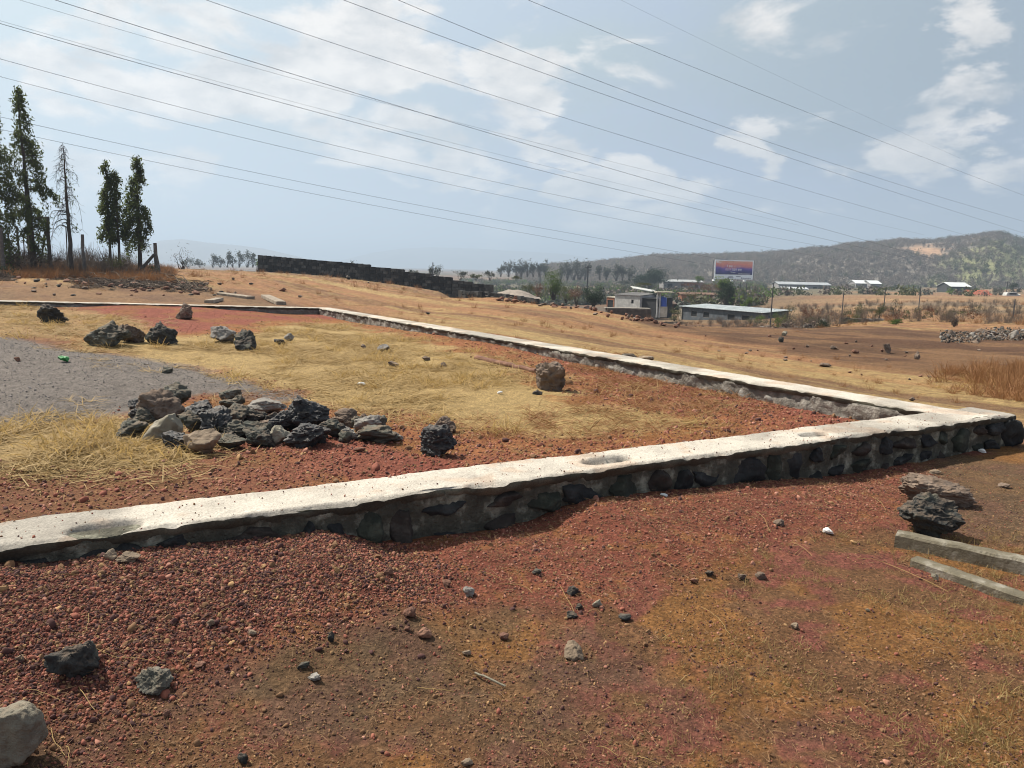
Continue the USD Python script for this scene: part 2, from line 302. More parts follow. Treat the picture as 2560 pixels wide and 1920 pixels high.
# ---------------------------------------------------------------- ground sheet
def build_ground():
    half = math.radians(38.5)
    th = np.concatenate([np.linspace(-math.pi, -half, 46)[:-1], np.linspace(-half, half, 760), np.linspace(half, math.pi, 46)[1:]])
    r = np.concatenate([[0.0], np.geomspace(0.5, 1.7, 12)[:-1], np.geomspace(1.7, 48, 520)[:-1], np.geomspace(48, 700, 110)[:-1], np.geomspace(700, 8800, 30)])
    T, R = np.meshgrid(th, r)
    X, Y = R * np.sin(T), R * np.cos(T)
    x, y = X.ravel(), Y.ravel()
    z = height(x, y)
    # ------- colours of the soil itself
    red, redd = np.array([.205, .064, .040]), np.array([.105, .037, .029])
    brown, orange = np.array([.165, .082, .038]), np.array([.300, .138, .042])
    straw, grey, tan = np.array([.36, .25, .105]), np.array([.175, .148, .128]), np.array([.30, .195, .095])
    roadc, field = np.array([.265, .135, .066]), np.array([.225, .128, .068])
    rr = np.hypot(x, y); a, b = wall_ab(x, y)
    n1, n2, n3, n4 = fbm2(x, y, 1.6, 4, 11), fbm2(x, y, 7, 4, 12), fbm2(x, y, .5, 4, 13), fbm2(x, y, 26, 3, 14)
    def mixc(c, d, w): return c + (d - c) * np.clip(w, 0, 1)[:, None]
    col = np.tile(brown, (len(x), 1))
    n5, n6 = fbm2(x, y, 3.1, 5, 15), fbm2(x, y, 2.4, 5, 16)
    n7 = fbm2(x, y, 9, 4, 17); col = mixc(col, orange * .82, smoothstep((n6 - .47 + .5 * (n7 - .5)) / .12) * .75)
    col = mixc(col, red * np.array([1.0, 1.02, 1.25]), smoothstep((n5 - .48 + .5 * (n7 - .5)) / .10) * smoothstep((.62 - n6) / .1) * .8)
    col = mixc(col, np.array([.115, .078, .046]), smoothstep((n3 - .50 + .25 * (n5 - .5)) / .07) * .7)
    gv = poly_sd(x + (n1 - .5) * .5, y + (n2 - .5) * .5, GRAVEL)
    col = mixc(col, mixc(np.tile(red, (len(x), 1)), orange * .8, smoothstep((n2 - .52) / .15) * .6), smoothstep((gv + .22) / .35) * .9)
    col = mixc(col, redd, smoothstep((poly_sd(x + (n1 - .5) * .4, y, COBBLE) + .1) / .3) * .75)
    graded = np.array([gp(*g)[:2] for g in GRADEDP])
    ins = smoothstep(a / .1) * smoothstep(b / .1) * (a < 14) * (b < BACK)
    inner = mixc(np.tile(red * 1.12, (len(x), 1)), orange * .75, smoothstep((n1 - .5) / .12) * .6)
    inner = mixc(inner, brown * 1.1, smoothstep((a - 5.5 + 3 * (n3 - .5)) / 2.0) * .8)
    wx, wy = x + (n1 - .5) * 1.6, y + (n2 - .5) * 1.2
    for P, soft, amt in ((STRAW, .5, .95), (STRAW2, .3, .95), (STRAW3, .6, .6)):
        inner = mixc(inner, straw, smoothstep((poly_sd(wx, wy, P) + soft * .5) / soft) * amt)
    inner = mixc(inner, orange, smoothstep((poly_sd(wx, wy, STRAW) + 1.3) / .8) * (1 - smoothstep((poly_sd(wx, wy, STRAW) + .2) / .4)) * .5 * (a < 7))
    inner = mixc(inner, grey, smoothstep((poly_sd(x + (n1 - .5) * .7, y + (n2 - .5) * .5, GREY) + .15) / .4))
    col = col * (1 - ins[:, None]) + inner * ins[:, None]
    # open land behind the plot: worn track, dry grass, brown graded strip
    u, v = x * E2[0] + y * E2[1], x * E2[1] - y * E2[0]
    st = noise2(u, v, .07, .9, 21) * .6 + noise2(u, v, .2, 2.6, 22) * .4
    sa, sb = noise2(u, v + .5 * n3, .025, .62, 24) * .6 + noise2(u, v, .06, 1.7, 25) * .4, noise2(u, v + .4 * n3, .03, .8, 26) * .55 + noise2(u, v, .08, 2.3, 27) * .45
    land = mixc(np.tile(roadc, (len(x), 1)), np.array([.33, .228, .098]), smoothstep((sa - .47) / .07) * (.55 + .45 * smoothstep((n2 - .35) / .2)))
    land = mixc(land, np.array([.150, .078, .044]), smoothstep((sb - .53) / .05) * .85)
    land = mixc(land, np.array([.31, .155, .072]), smoothstep((.40 - sb) / .06) * .5)
    s3 = noise2(u, v, .5, 6.5, 23); land = mixc(land, straw * .85, smoothstep((s3 - .55) / .12) * .45 * smoothstep((st - .3) / .2)); land = mixc(land, roadc * .62, smoothstep((.40 - s3) / .12) * .5)
    gd = poly_sd(x, y, graded) + 2.2 * (n3 - .5) + .8 * (n1 - .5)
    grad = smoothstep((gd + .4) / 1.2)
    land = mixc(land, mixc(np.tile(np.array([.088, .045, .025]), (len(x), 1)), np.array([.165, .092, .05]), smoothstep((st - .5) / .12) * .6), grad * .95)
    bb = smoothstep((b - BACK) / .4) * smoothstep((a + .8) / 1.0)
    land = mixc(land, np.array([.15, .085, .05]), bb * (1 - smoothstep((b - BACK - 10) / 5)) * .85)
    land = mixc(land, np.array([.27, .15, .07]), smoothstep((n3 - .5) / .1) * .35)
    out = np.maximum(smoothstep((-a - .45) / .6) * smoothstep((b + .8 + .4 * (n1 - .5)) / .8), smoothstep((b - BACK) / .3) * (a > -.5))
    out = np.maximum(out, smoothstep((rr - 26) / 4))
    col = col * (1 - out[:, None]) + land * out[:, None]
    far = smoothstep((rr - 50) / 40) * (1 - .9 * grad)
    fcol = mixc(np.tile(field, (len(x), 1)), np.array([.17, .12, .075]), smoothstep((fbm2(x, y, .03, 4, 31) - .5) / .1))
    fcol = mixc(fcol, np.array([.29, .19, .095]), smoothstep((fbm2(x, y, .05, 3, 33) - .52) / .08) * .6)
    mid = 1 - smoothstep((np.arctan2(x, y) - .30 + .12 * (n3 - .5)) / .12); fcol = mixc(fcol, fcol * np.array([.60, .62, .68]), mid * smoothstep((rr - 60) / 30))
    fcol = mixc(fcol, np.array([.10, .095, .06]), smoothstep((fbm2(x, y, .012, 3, 32) - .52) / .06) * smoothstep((rr - 150) / 150) * .7)
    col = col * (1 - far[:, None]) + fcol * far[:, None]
    col *= (.60 + .80 * n4)[:, None] * (.72 + .56 * n2)[:, None]
    nr, nt = R.shape
    i, j = np.meshgrid(np.arange(nr - 1), np.arange(nt - 1), indexing='ij')
    q = np.stack([i * nt + j, i * nt + j + 1, (i + 1) * nt + j + 1, (i + 1) * nt + j], -1).reshape(-1, 4)
    f = np.vstack([q[:, [0, 2, 1]], q[:, [0, 3, 2]]])
    N = {'at': ('attribute', {'attribute': 'soil'}), 'geo': ('geometry', {}),
         'n': ('noise_texture', {'scale': 55.0, 'detail': 6.0, 'roughness': 0.7}), 'r': ('map_range', {'from_min': .3, 'from_max': .7, 'to_min': .5, 'to_max': 1.5, 'clamp': True}),
         'vo': ('voronoi_texture', {'scale': 42.0}), 'vr': ('map_range', {'from_min': .05, 'from_max': .5, 'to_min': 1.15, 'to_max': .75, 'clamp': True}),
         'm1': ('math', {'math_type': 'multiply'}), 'hv': ('hsv', {}),
         'p': ('principled_bsdf', {'roughness': 0.95, 'specular_ior_level': 0.15}),
         'bn': ('noise_texture', {'scale': 38.0, 'detail': 7.0, 'roughness': 0.7}), 'b': ('bump', {'strength': 1.0, 'distance': 0.035})}
    L = [('at.color', 'hv.color'), ('geo.position', 'n.vector'), ('n.fac', 'r.value'), ('geo.position', 'vo.vector'), ('vo.distance', 'vr.value'),
         ('r.result', 'm1.value1'), ('vr.result', 'm1.value2'), ('m1.value', 'hv.value'), ('hv.color', 'p.base_color'), ('geo.position', 'bn.vector'), ('bn.fac', 'b.height'), ('b.normal', 'p.normal')]
    m = usdkit.material(stage, '/World/Looks/soil', N, L, surface='p.BSDF')
    o = usdkit.mesh(stage, '/World/ground', (np.stack([x, y, z], 1), f), m, smooth=True)
    UsdGeom.PrimvarsAPI(o).CreatePrimvar('soil', Sdf.ValueTypeNames.Color3fArray, 'vertex').Set(Vt.Vec3fArray.FromNumpy(col.astype(np.float32)))
    tag(o, 'red and brown stony ground falling away to dry fields', None, None, 'structure')
build_ground()

# ---------------------------------------------------------------- plinth of the plot
concrete = None
def concrete_material():
    N = {'geo': ('geometry', {}), 'n': ('noise_texture', {'scale': 3.2, 'detail': 7.0, 'roughness': .65}),
         'r': ('rgb_ramp', {'ramp': [(0, (.29, .255, .215)), (.36, (.37, .33, .275)), (.5, (.44, .395, .33)), (.7, (.48, .435, .365)), (1, (.50, .45, .38))]}),
         'sp': ('voronoi_texture', {'scale': 36.0}), 'sr': ('map_range', {'from_min': .05, 'from_max': .14, 'to_min': .35, 'to_max': 1.0, 'clamp': True}),
         'sn': ('noise_texture', {'scale': 5.0, 'detail': 3.0}), 'sm': ('map_range', {'from_min': .44, 'from_max': .58, 'to_min': 0.0, 'to_max': 1.0, 'clamp': True}),
         'mx': ('mix_float', {'a': 1.0}), 'at': ('attribute', {'attribute': 'stain'}), 'st': ('mix', {'mix_type': 'multiply', 'fac': 1.0}),
         'fn': ('noise_texture', {'scale': 95.0, 'detail': 4.0, 'roughness': .7}), 'fr': ('map_range', {'from_min': .32, 'from_max': .62, 'to_min': .62, 'to_max': 1.12, 'clamp': True}), 'fm': ('math', {'math_type': 'multiply'}),
         'hv': ('hsv', {}), 'p': ('principled_bsdf', {'roughness': .9, 'specular_ior_level': .2}),
         'bn': ('noise_texture', {'scale': 45.0, 'detail': 6.0, 'roughness': .7}), 'b': ('bump', {'strength': 1.0, 'distance': .008})}
    L = [('geo.position', 'n.vector'), ('n.fac', 'r.fac'), ('geo.position', 'sp.vector'), ('sp.distance', 'sr.value'), ('geo.position', 'sn.vector'), ('sn.fac', 'sm.value'),
         ('sm.result', 'mx.fac'), ('sr.result', 'mx.b'), ('r.color', 'st.color1'), ('at.color', 'st.color2'), ('st.color', 'hv.color'), ('geo.position', 'fn.vector'), ('fn.fac', 'fr.value'), ('mx.result', 'fm.value1'), ('fr.result', 'fm.value2'), ('fm.value', 'hv.value'), ('hv.color', 'p.base_color'),
         ('geo.position', 'bn.vector'), ('bn.fac', 'b.height'), ('b.normal', 'p.normal')]
    return usdkit.material(stage, '/World/Looks/pale_concrete', N, L, surface='p.BSDF')
concrete = concrete_material()
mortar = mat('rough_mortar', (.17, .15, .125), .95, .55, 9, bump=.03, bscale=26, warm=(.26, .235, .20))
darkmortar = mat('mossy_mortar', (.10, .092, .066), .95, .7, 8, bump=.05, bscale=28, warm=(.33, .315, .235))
basalt = mat('dark_basalt', (.020, .020, .019), .85, .5, 7, bump=.02, bscale=30, warm=(.042, .041, .037))
grey_stone = mat('grey_wall_stone', (.19, .17, .148), .9, .4, 8, bump=.014, bscale=30, warm=(.25, .23, .20))
def rock(seed, size, planes=14, sub=3, rough=.06, pit=0.0, flat=1.0, rz=None, hard=8.0, boxy=False):
    """An angular broken stone: a ball cut by random planes of uneven depth, chipped and roughened; base at z = 0."""
    rng = np.random.default_rng(seed); s = trimesh.creation.icosphere(sub)
    d = np.array(s.vertices); n = rng.normal(size=(planes, 3)); n /= np.linalg.norm(n, axis=1, keepdims=True)
    k = rng.uniform(.48, 1.0, planes)
    if boxy:
        ax = np.vstack([np.eye(3), -np.eye(3)]) + rng.normal(0, .16, (6, 3)); ax /= np.linalg.norm(ax, axis=1, keepdims=True)
        n = np.vstack([n, ax]); k = np.concatenate([np.maximum(k, .72), rng.uniform(.55, .66, 6)])
    off = rng.uniform(0, 50, 3)
    dw = d + .22 * (np.stack([meshkit.noise(d * 2.1 + off + c * 7, seed % 91 + c) for c in range(3)], -1) - .5) if sub > 1 else d
    q = np.maximum(dw @ n.T, 1e-3) / k
    r = 1 / (np.power(np.power(q, hard * 3).sum(1), 1 / (hard * 3)) + 1e-9)
    v = d * np.minimum(r, 1.2)[:, None]
    if sub > 1:
        rid = 1 - np.abs(2 * meshkit.fbm(v * 2.6 + off, 4, seed % 97) - 1)
        chip = np.round(meshkit.noise(v * 3.3 + off, seed % 79) * 4) / 4
        v = v * (1 + rough * (1.5 * (rid - .75) + 1.2 * (chip - .5) + .8 * (meshkit.fbm(v * 9 + off, 3, seed % 83) - .5)))[:, None]
    else: v = v * (1 + rough * 2 * (meshkit.noise(v * 2.3 + off, seed % 97) - .5))[:, None]
    if pit: v = v * (1 - pit * np.abs(2 * meshkit.fbm(v * 4.1 + off, 4, seed % 89 + 3) - 1) * 1.6 + pit * .4)[:, None]
    v = (v - (v.max(0) + v.min(0)) / 2) / (v.max(0) - v.min(0)) * np.asarray(size)
    ang = rng.uniform(0, 6.28) if rz is None else rz
    c, sn = math.cos(ang), math.sin(ang)
    v = v @ np.array([[c, sn, 0], [-sn, c, 0], [0, 0, 1]])
    v[:, 2] -= v[:, 2].min() * flat
    return v, np.array(s.faces)
plinth = thing('stone_plinth', 'low L-cornered stone foundation plinth with pale concrete top running round the plot', 'foundation wall')
def strip_z(b): return ZT
def cap_mesh(p0, d, n, L, w0, w1, zfun, pockets, seed, ns, nt=26, over=.02, fall=.055):
    """Concrete capping: a long slab, its top uneven, its two long edges rounded and ragged. d along, n across (outward)."""
    s = np.linspace(0, L, ns); t = np.concatenate([[-1.0] * 4, np.linspace(-1, 1, nt), [1.0] * 4])
    drop = np.concatenate([[fall, fall * .6, fall * .2, .0005], np.zeros(nt), [.0005, fall * .2, fall * .6, fall]])
    push = np.concatenate([[-.022, -.006, .002, 0], np.zeros(nt), [0, .002, -.006, -.022]])
    S, Tt = np.meshgrid(s, t, indexing='ij'); D = np.broadcast_to(drop, S.shape); Pu = np.broadcast_to(push, S.shape)
    mid, hw = (w0 + w1) / 2, (w1 - w0) / 2
    edge = .030 * (meshkit.fbm(np.stack([S * 2.2, np.sign(Tt) * 3.0, S * 0 + seed], -1), 4, seed) - .5) * 2
    A = mid + Tt * hw + np.sign(Tt) * (np.abs(Tt) > .9) * edge + Pu * np.sign(Tt) + (np.abs(Tt) > .999) * .018 * (meshkit.fbm(np.stack([S * 9, D * 30, S * 0], -1), 3, seed + 5) - .5) * 2
    X = p0[0] + d[0] * S + n[0] * A; Y = p0[1] + d[1] * S + n[1] * A
    edge_round = .010 * smoothstep((np.abs(Tt) - .86) / .14) + .012 * smoothstep((np.abs(Tt) - .8) / .2) * smoothstep((fbm2(X, Y, 7, 3, seed + 8) - .5) / .15)
    Z = zfun(S) - D - edge_round + .016 * (fbm2(X, Y, 2.2, 3, seed) - .5) + .012 * (fbm2(X, Y, 13, 4, seed + 1) - .5) + .006 * (fbm2(X, Y, 60, 2, seed + 6) - .5)
    stain = np.ones(S.shape + (3,))
    g = fbm2(X, Y, 1.3, 4, seed + 3)
    stain *= ((1 - .34 * smoothstep((g - .50) / .12)) * (.86 + .28 * fbm2(X, Y, 14, 3, seed + 9)))[..., None]
    stain *= 1 - (smoothstep((fbm2(X, Y, 4, 4, seed + 12) - .54) / .1) * .5)[..., None] * np.array([.10, .30, .42])
    edgegrime = smoothstep((np.abs(Tt) - .8) / .2) * smoothstep((fbm2(X, Y, 5, 3, seed + 4) - .38) / .2)
    stain *= (1 - .45 * edgegrime)[..., None]
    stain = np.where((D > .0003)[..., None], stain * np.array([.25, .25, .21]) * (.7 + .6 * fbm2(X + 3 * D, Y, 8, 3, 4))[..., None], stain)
    for (ps, pt, ls, lt, dep) in pockets:
        e = np.sqrt(((S - ps) / ls) ** 2 + ((A - pt) / lt) ** 2 + 1e-9)
        wgt = 1 - smoothstep((e - .55) / .55)
        holes = np.exp(-(((np.abs(S - ps) - ls * .62) / (.16 * ls)) ** 2 + ((A - pt) / (.55 * lt)) ** 2))
        Z -= (dep * wgt + dep * 1.1 * holes) * (D < .0003)
        stain *= (1 - np.clip(.42 * wgt + .5 * holes, 0, .8))[..., None]
    n1, n2 = S.shape
    i, j = np.meshgrid(np.arange(n1 - 1), np.arange(n2 - 1), indexing='ij')
    q = np.stack([i * n2 + j, i * n2 + j + 1, (i + 1) * n2 + j + 1, (i + 1) * n2 + j], -1).reshape(-1, 4)
    if np.cross(np.append(n, 0), np.append(d, 0))[2] < 0: q = q[:, ::-1]
    q = q[:, ::-1]
    jc = np.tile(np.arange(n2 - 1), n1 - 1); q = q[(jc != 3) & (jc != n2 - 5)]          # a true crease along both arrises
    V = np.stack([X, Y, Z], -1).reshape(-1, 3)
    # ends
    V2 = [V]; F = np.vstack([q[:, [0, 1, 2]], q[:, [0, 2, 3]]])
    for e in (0, n1 - 1):
        k = len(V) if e == 0 else len(V) + 1
        V2.append(V[e * n2:(e + 1) * n2].mean(0, keepdims=True) - [[0, 0, .03]])
        jj = np.arange(n2 - 1) + e * n2
        F = np.vstack([F, np.stack([jj, jj + 1, np.full(n2 - 1, k)], 1) if e else np.stack([jj + 1, jj, np.full(n2 - 1, k)], 1)])
    return np.vstack(V2), F, np.vstack([stain.reshape(-1, 3), np.full((2, 3), .6)])
def add_cap(args, name='capping'):
    v, f, st = cap_mesh(*args)
    o = usdkit.mesh(stage, path_for(name, plinth), (v, f), concrete, smooth=True)
    UsdGeom.PrimvarsAPI(o).CreatePrimvar('stain', Sdf.ValueTypeNames.Color3fArray, 'vertex').Set(Vt.Vec3fArray.FromNumpy(st.astype(np.float32)))
    return o.GetPrim()
def s_of(px, py, z=ZT): p = onz(px, py, z)[:2] - CORNER; return p @ E1, p @ NF
NEARL = 9.5; CW = .43
def pk(px, py, ls, lt, dep):
    s, t = s_of(px, py); return (s + .28, t, ls, lt, dep)
near_pockets = [pk(262, 1318, .17, .10, .055), pk(1520, 1148, .22, .09, .04), pk(2035, 1085, .16, .07, .028), pk(2425, 1037, .2, .07, .028)]
P0 = CORNER - E1 * .28
add_cap((P0, E1, NF, NEARL, -CW, .0, lambda s: ZT + 0 * s, near_pockets, 3, 620))
FARN = np.array([-E2[1], E2[0]]); FARN = -FARN / np.linalg.norm(FARN)        # outward, away from the plot
tag(add_cap((CORNER + E2 * .06, E2, FARN, BACK + .2, -.42, .02, lambda s: ZT + .003 - .0 * s, [], 17, 520)), 'capping of the far side')
BP = CORNER + E2 * BACK
add_cap((BP + E1 * .38, E1, -NF, 12.0, -.2, .2, lambda s: ZT + .01 + .027 * s, [], 23, 300))
def face_mesh(p0, d, n, L, z0, z1, seed, ns, nz, amp):
    s, h = np.linspace(0, L, ns), np.linspace(0, 1, nz)
    S, H = np.meshgrid(s, h, indexing='ij')
    zz1 = z1(S) if callable(z1) else z1 + 0 * S
    A = amp * 2 * (meshkit.fbm(np.stack([S * 5, H * 2.2, 0 * S + seed], -1), 4, seed) - .5) + amp * .8 * (meshkit.fbm(np.stack([S * 22, H * 8, 0 * S], -1), 3, seed + 2) - .5)
    X, Y = p0[0] + d[0] * S + n[0] * A, p0[1] + d[1] * S + n[1] * A
    Z = z0 + (zz1 - z0) * H
    i, j = np.meshgrid(np.arange(ns - 1), np.arange(nz - 1), indexing='ij')
    q = np.stack([i * nz + j, i * nz + j + 1, (i + 1) * nz + j + 1, (i + 1) * nz + j], -1).reshape(-1, 4)
    if np.cross(np.append(d, 0), [0, 0, 1]) @ np.append(n, 0) > 0: q = q[:, ::-1]
    V = np.stack([X, Y, Z], -1).reshape(-1, 3)
    # thickness: a plain back 0.12 m behind, joined along the rim
    k = len(V); B = V.copy(); base = (V[:, :2] - np.asarray(p0)) @ np.asarray(n)
    B[:, :2] -= np.outer(base + .12, n)
    F = [q, q[:, ::-1] + k]
    rim = np.concatenate([np.arange(ns) * nz, (ns - 1) * nz + np.arange(1, nz), (np.arange(ns)[::-1][1:]) * nz + nz - 1, np.arange(nz)[::-1][1:]])
    r0, r1 = rim[:-1], rim[1:]
    F.append(np.stack([r0, r1, r1 + k, r0 + k], 1))
    return np.vstack([V, B]), np.vstack(F)
def set_stones(p0, d, n, s0, s1, z0f, z1f, rng, mt, wr, hr, gap, proud, sub=2):
    s = s0
    while s < s1:
        zl, zh = z0f(s), z1f(s)
        w = rng.uniform(*wr)
        rows = 1 if (zh - zl) < hr[1] * 1.1 or rng.random() < .35 else 2
        z = zl - .06
        for k in range(rows):
            h = (zh - zl + .06) / rows * rng.uniform(.8, .98)
            if zh - zl > .05:
                v, f = rock(int(rng.integers(1e6)), (w, .17, h), 12, sub, .12, 0, 0, rz=0.0, hard=10)
                c = np.asarray(p0) + np.asarray(d) * (s + w / 2 + rng.normal(0, .01)) + np.asarray(n) * (proud - .055 + rng.uniform(-.006, .012))
                R = np.array([[d[0], d[1], 0], [n[0], n[1], 0], [0, 0, 1.0]])
                v = v @ R + [c[0], c[1], z + h / 2 + .01]
                obj('stone', (v, f), mt if not isinstance(mt, list) else mt[int(rng.integers(0, len(mt)))], plinth, smooth=35)
            z += (zh - zl + .06) / rows
        s += w + rng.uniform(*gap)
rng = np.random.default_rng(5)
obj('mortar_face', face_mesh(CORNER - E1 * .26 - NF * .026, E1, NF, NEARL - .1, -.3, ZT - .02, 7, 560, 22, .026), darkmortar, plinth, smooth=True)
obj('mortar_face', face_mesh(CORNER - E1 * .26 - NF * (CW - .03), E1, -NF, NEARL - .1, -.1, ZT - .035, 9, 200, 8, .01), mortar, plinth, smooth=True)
set_stones(CORNER - NF * .02, E1, NF, -.2, 8.3, lambda s: float(np.interp(s, _bs, _bz)), lambda s: ZT - .045, rng, [basalt, basalt, mat('brown_basalt', (.034, .026, .020), .85, .5, 8, bump=.02, bscale=30, warm=(.07, .056, .044)), mat('mossy_basalt', (.030, .032, .022), .9, .5, 8, bump=.02, bscale=30, warm=(.075, .078, .055))], (.11, .40), (.10, .2), (-.005, .05), .013, 3)
FI = CORNER - FARN * .40
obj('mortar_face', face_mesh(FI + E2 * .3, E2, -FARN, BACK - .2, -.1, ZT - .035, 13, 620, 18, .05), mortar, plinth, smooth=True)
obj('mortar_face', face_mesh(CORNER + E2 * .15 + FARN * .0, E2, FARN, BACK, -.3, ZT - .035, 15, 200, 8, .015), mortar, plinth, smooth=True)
set_stones(FI, E2, -FARN, .5, BACK - .5, lambda s: .12, lambda s: ZT - .07, rng, grey_stone, (.14, .34), (.08, .16), (.02, .14), -.02, 2)
obj('mortar_face', face_mesh(BP + E1 * .4 + NF * .18, E1, NF, 11.8, -.1, lambda s: ZT - .03 + .027 * s, 19, 320, 8, .02), mortar, plinth, smooth=True)
for k, (dx, dz, sz) in enumerate([((-.04, -.10), -.04, (.30, .30, .37)), ((-.02, .14), -.06, (.30, .34, .36)), ((-.06, .02), -.1, (.36, .30, .36))]):
    v, f = rock(950 + k, sz, 14, 3, .12, .1, 1.0, rz=.5); c = CORNER - E1 * (.27 + dx[0]) - NF * (.16 + dx[1]); obj('end_stone', (v + [c[0], c[1], dz], f), basalt if k != 1 else darkmortar, plinth, smooth=40)
# ---------------------------------------------------------------- loose rocks, each its own thing
lava = mat('black_lava', (.022, .023, .024), .6, .5, 9, bump=.024, bscale=34, warm=(.05, .052, .053), spec=.4, dust=.22)
darkrock = mat('dark_rock', (.036, .037, .034), .85, .5, 7, bump=.02, bscale=36, warm=(.083, .088, .068), dust=.4)
mossy = mat('greenish_grey_rock', (.075, .077, .062), .9, .5, 5, bump=.02, bscale=32, warm=(.15, .145, .12), dust=.45)
brownrock = mat('brown_rock', (.125, .092, .070), .9, .45, 6, bump=.018, bscale=30, warm=(.20, .155, .12), dust=.4)
palerock = mat('pale_rock', (.20, .178, .132), .9, .3, 5, bump=.01, bscale=22, warm=(.30, .27, .215))
slabrock = mat('weathered_slab', (.165, .148, .112), .92, .45, 9, bump=.018, bscale=40, warm=(.235, .215, .165), dust=.3)
tanrock = mat('tan_rock', (.19, .14, .095), .9, .4, 7, bump=.012, bscale=30, warm=(.26, .20, .14))
redrock = mat('red_rock', (.155, .078, .052), .92, .4, 8, bump=.012, bscale=30, warm=(.23, .125, .08))
whitestuff = mat('white_scrap_look', (.62, .61, .58), .7, .15, 10)
greenscrap = mat('green_plastic', (.035, .20, .05), .5, .3, 12)
STY = {'slab': (slabrock, .10, 0, 16, 16), 'lava': (lava, .16, .34, 14, 8), 'dark': (darkrock, .20, .16, 18, 9), 'moss': (mossy, .20, .16, 18, 9), 'brown': (brownrock, .17, .14, 16, 9),
       'pale': (palerock, .09, .0, 13, 12), 'tan': (tanrock, .10, .0, 14, 12), 'red': (redrock, .16, .08, 16, 9), 'grey': (grey_stone, .15, .08, 16, 9)}
rock_id = [100]
def put_rock(px, py, w, h, style, label, cat='rock', group=None, name=None, thick=.85, lift=0.0, rz=None, sink=.12, sub=None, tilt=0.0):
    """A stone whose foot is seen at (px, py), w pixels wide and h pixels high there."""
    rock_id[0] += 1
    p = gp(px, py); k = p[1] / FPX
    f0 = 1.12 if w > 45 or name == 'heap_rock' else .96
    W, H = w * k * f0, h * k * f0
    m, ro, pit, npl, hard = STY[style]
    sub = sub or (5 if w > 120 else 4 if w > 42 else 3 if w > 16 else 2)
    D = max(W * thick, H * .6)
    if w < 60 and style in ('pale', 'tan', 'grey'): ro *= 1.5
    v, f = rock(rock_id[0], (W * 1.03, D, H * (1.0 + sink)), npl, sub, ro, pit, 1.0, boxy=style == 'slab' or label.startswith('big brown'), rz=rz if rz is not None else random.Random(rock_id[0]).uniform(-.2, .2), hard=hard)
    if tilt:
        v = v @ np.array([[math.cos(tilt), 0, -math.sin(tilt)], [0, 1, 0], [math.sin(tilt), 0, math.cos(tilt)]])
    x, y = p[0], p[1] + D * .42
    z = min(p[2], gz(x, y)) - H * sink + lift
    o = obj(name or ('boulder' if W > .22 else 'stone'), (v + [x, y, z], f), m, None, label, cat, group, smooth=28 if style in ('pale', 'tan', 'grey', 'brown') else 50)
    return o
R = put_rock
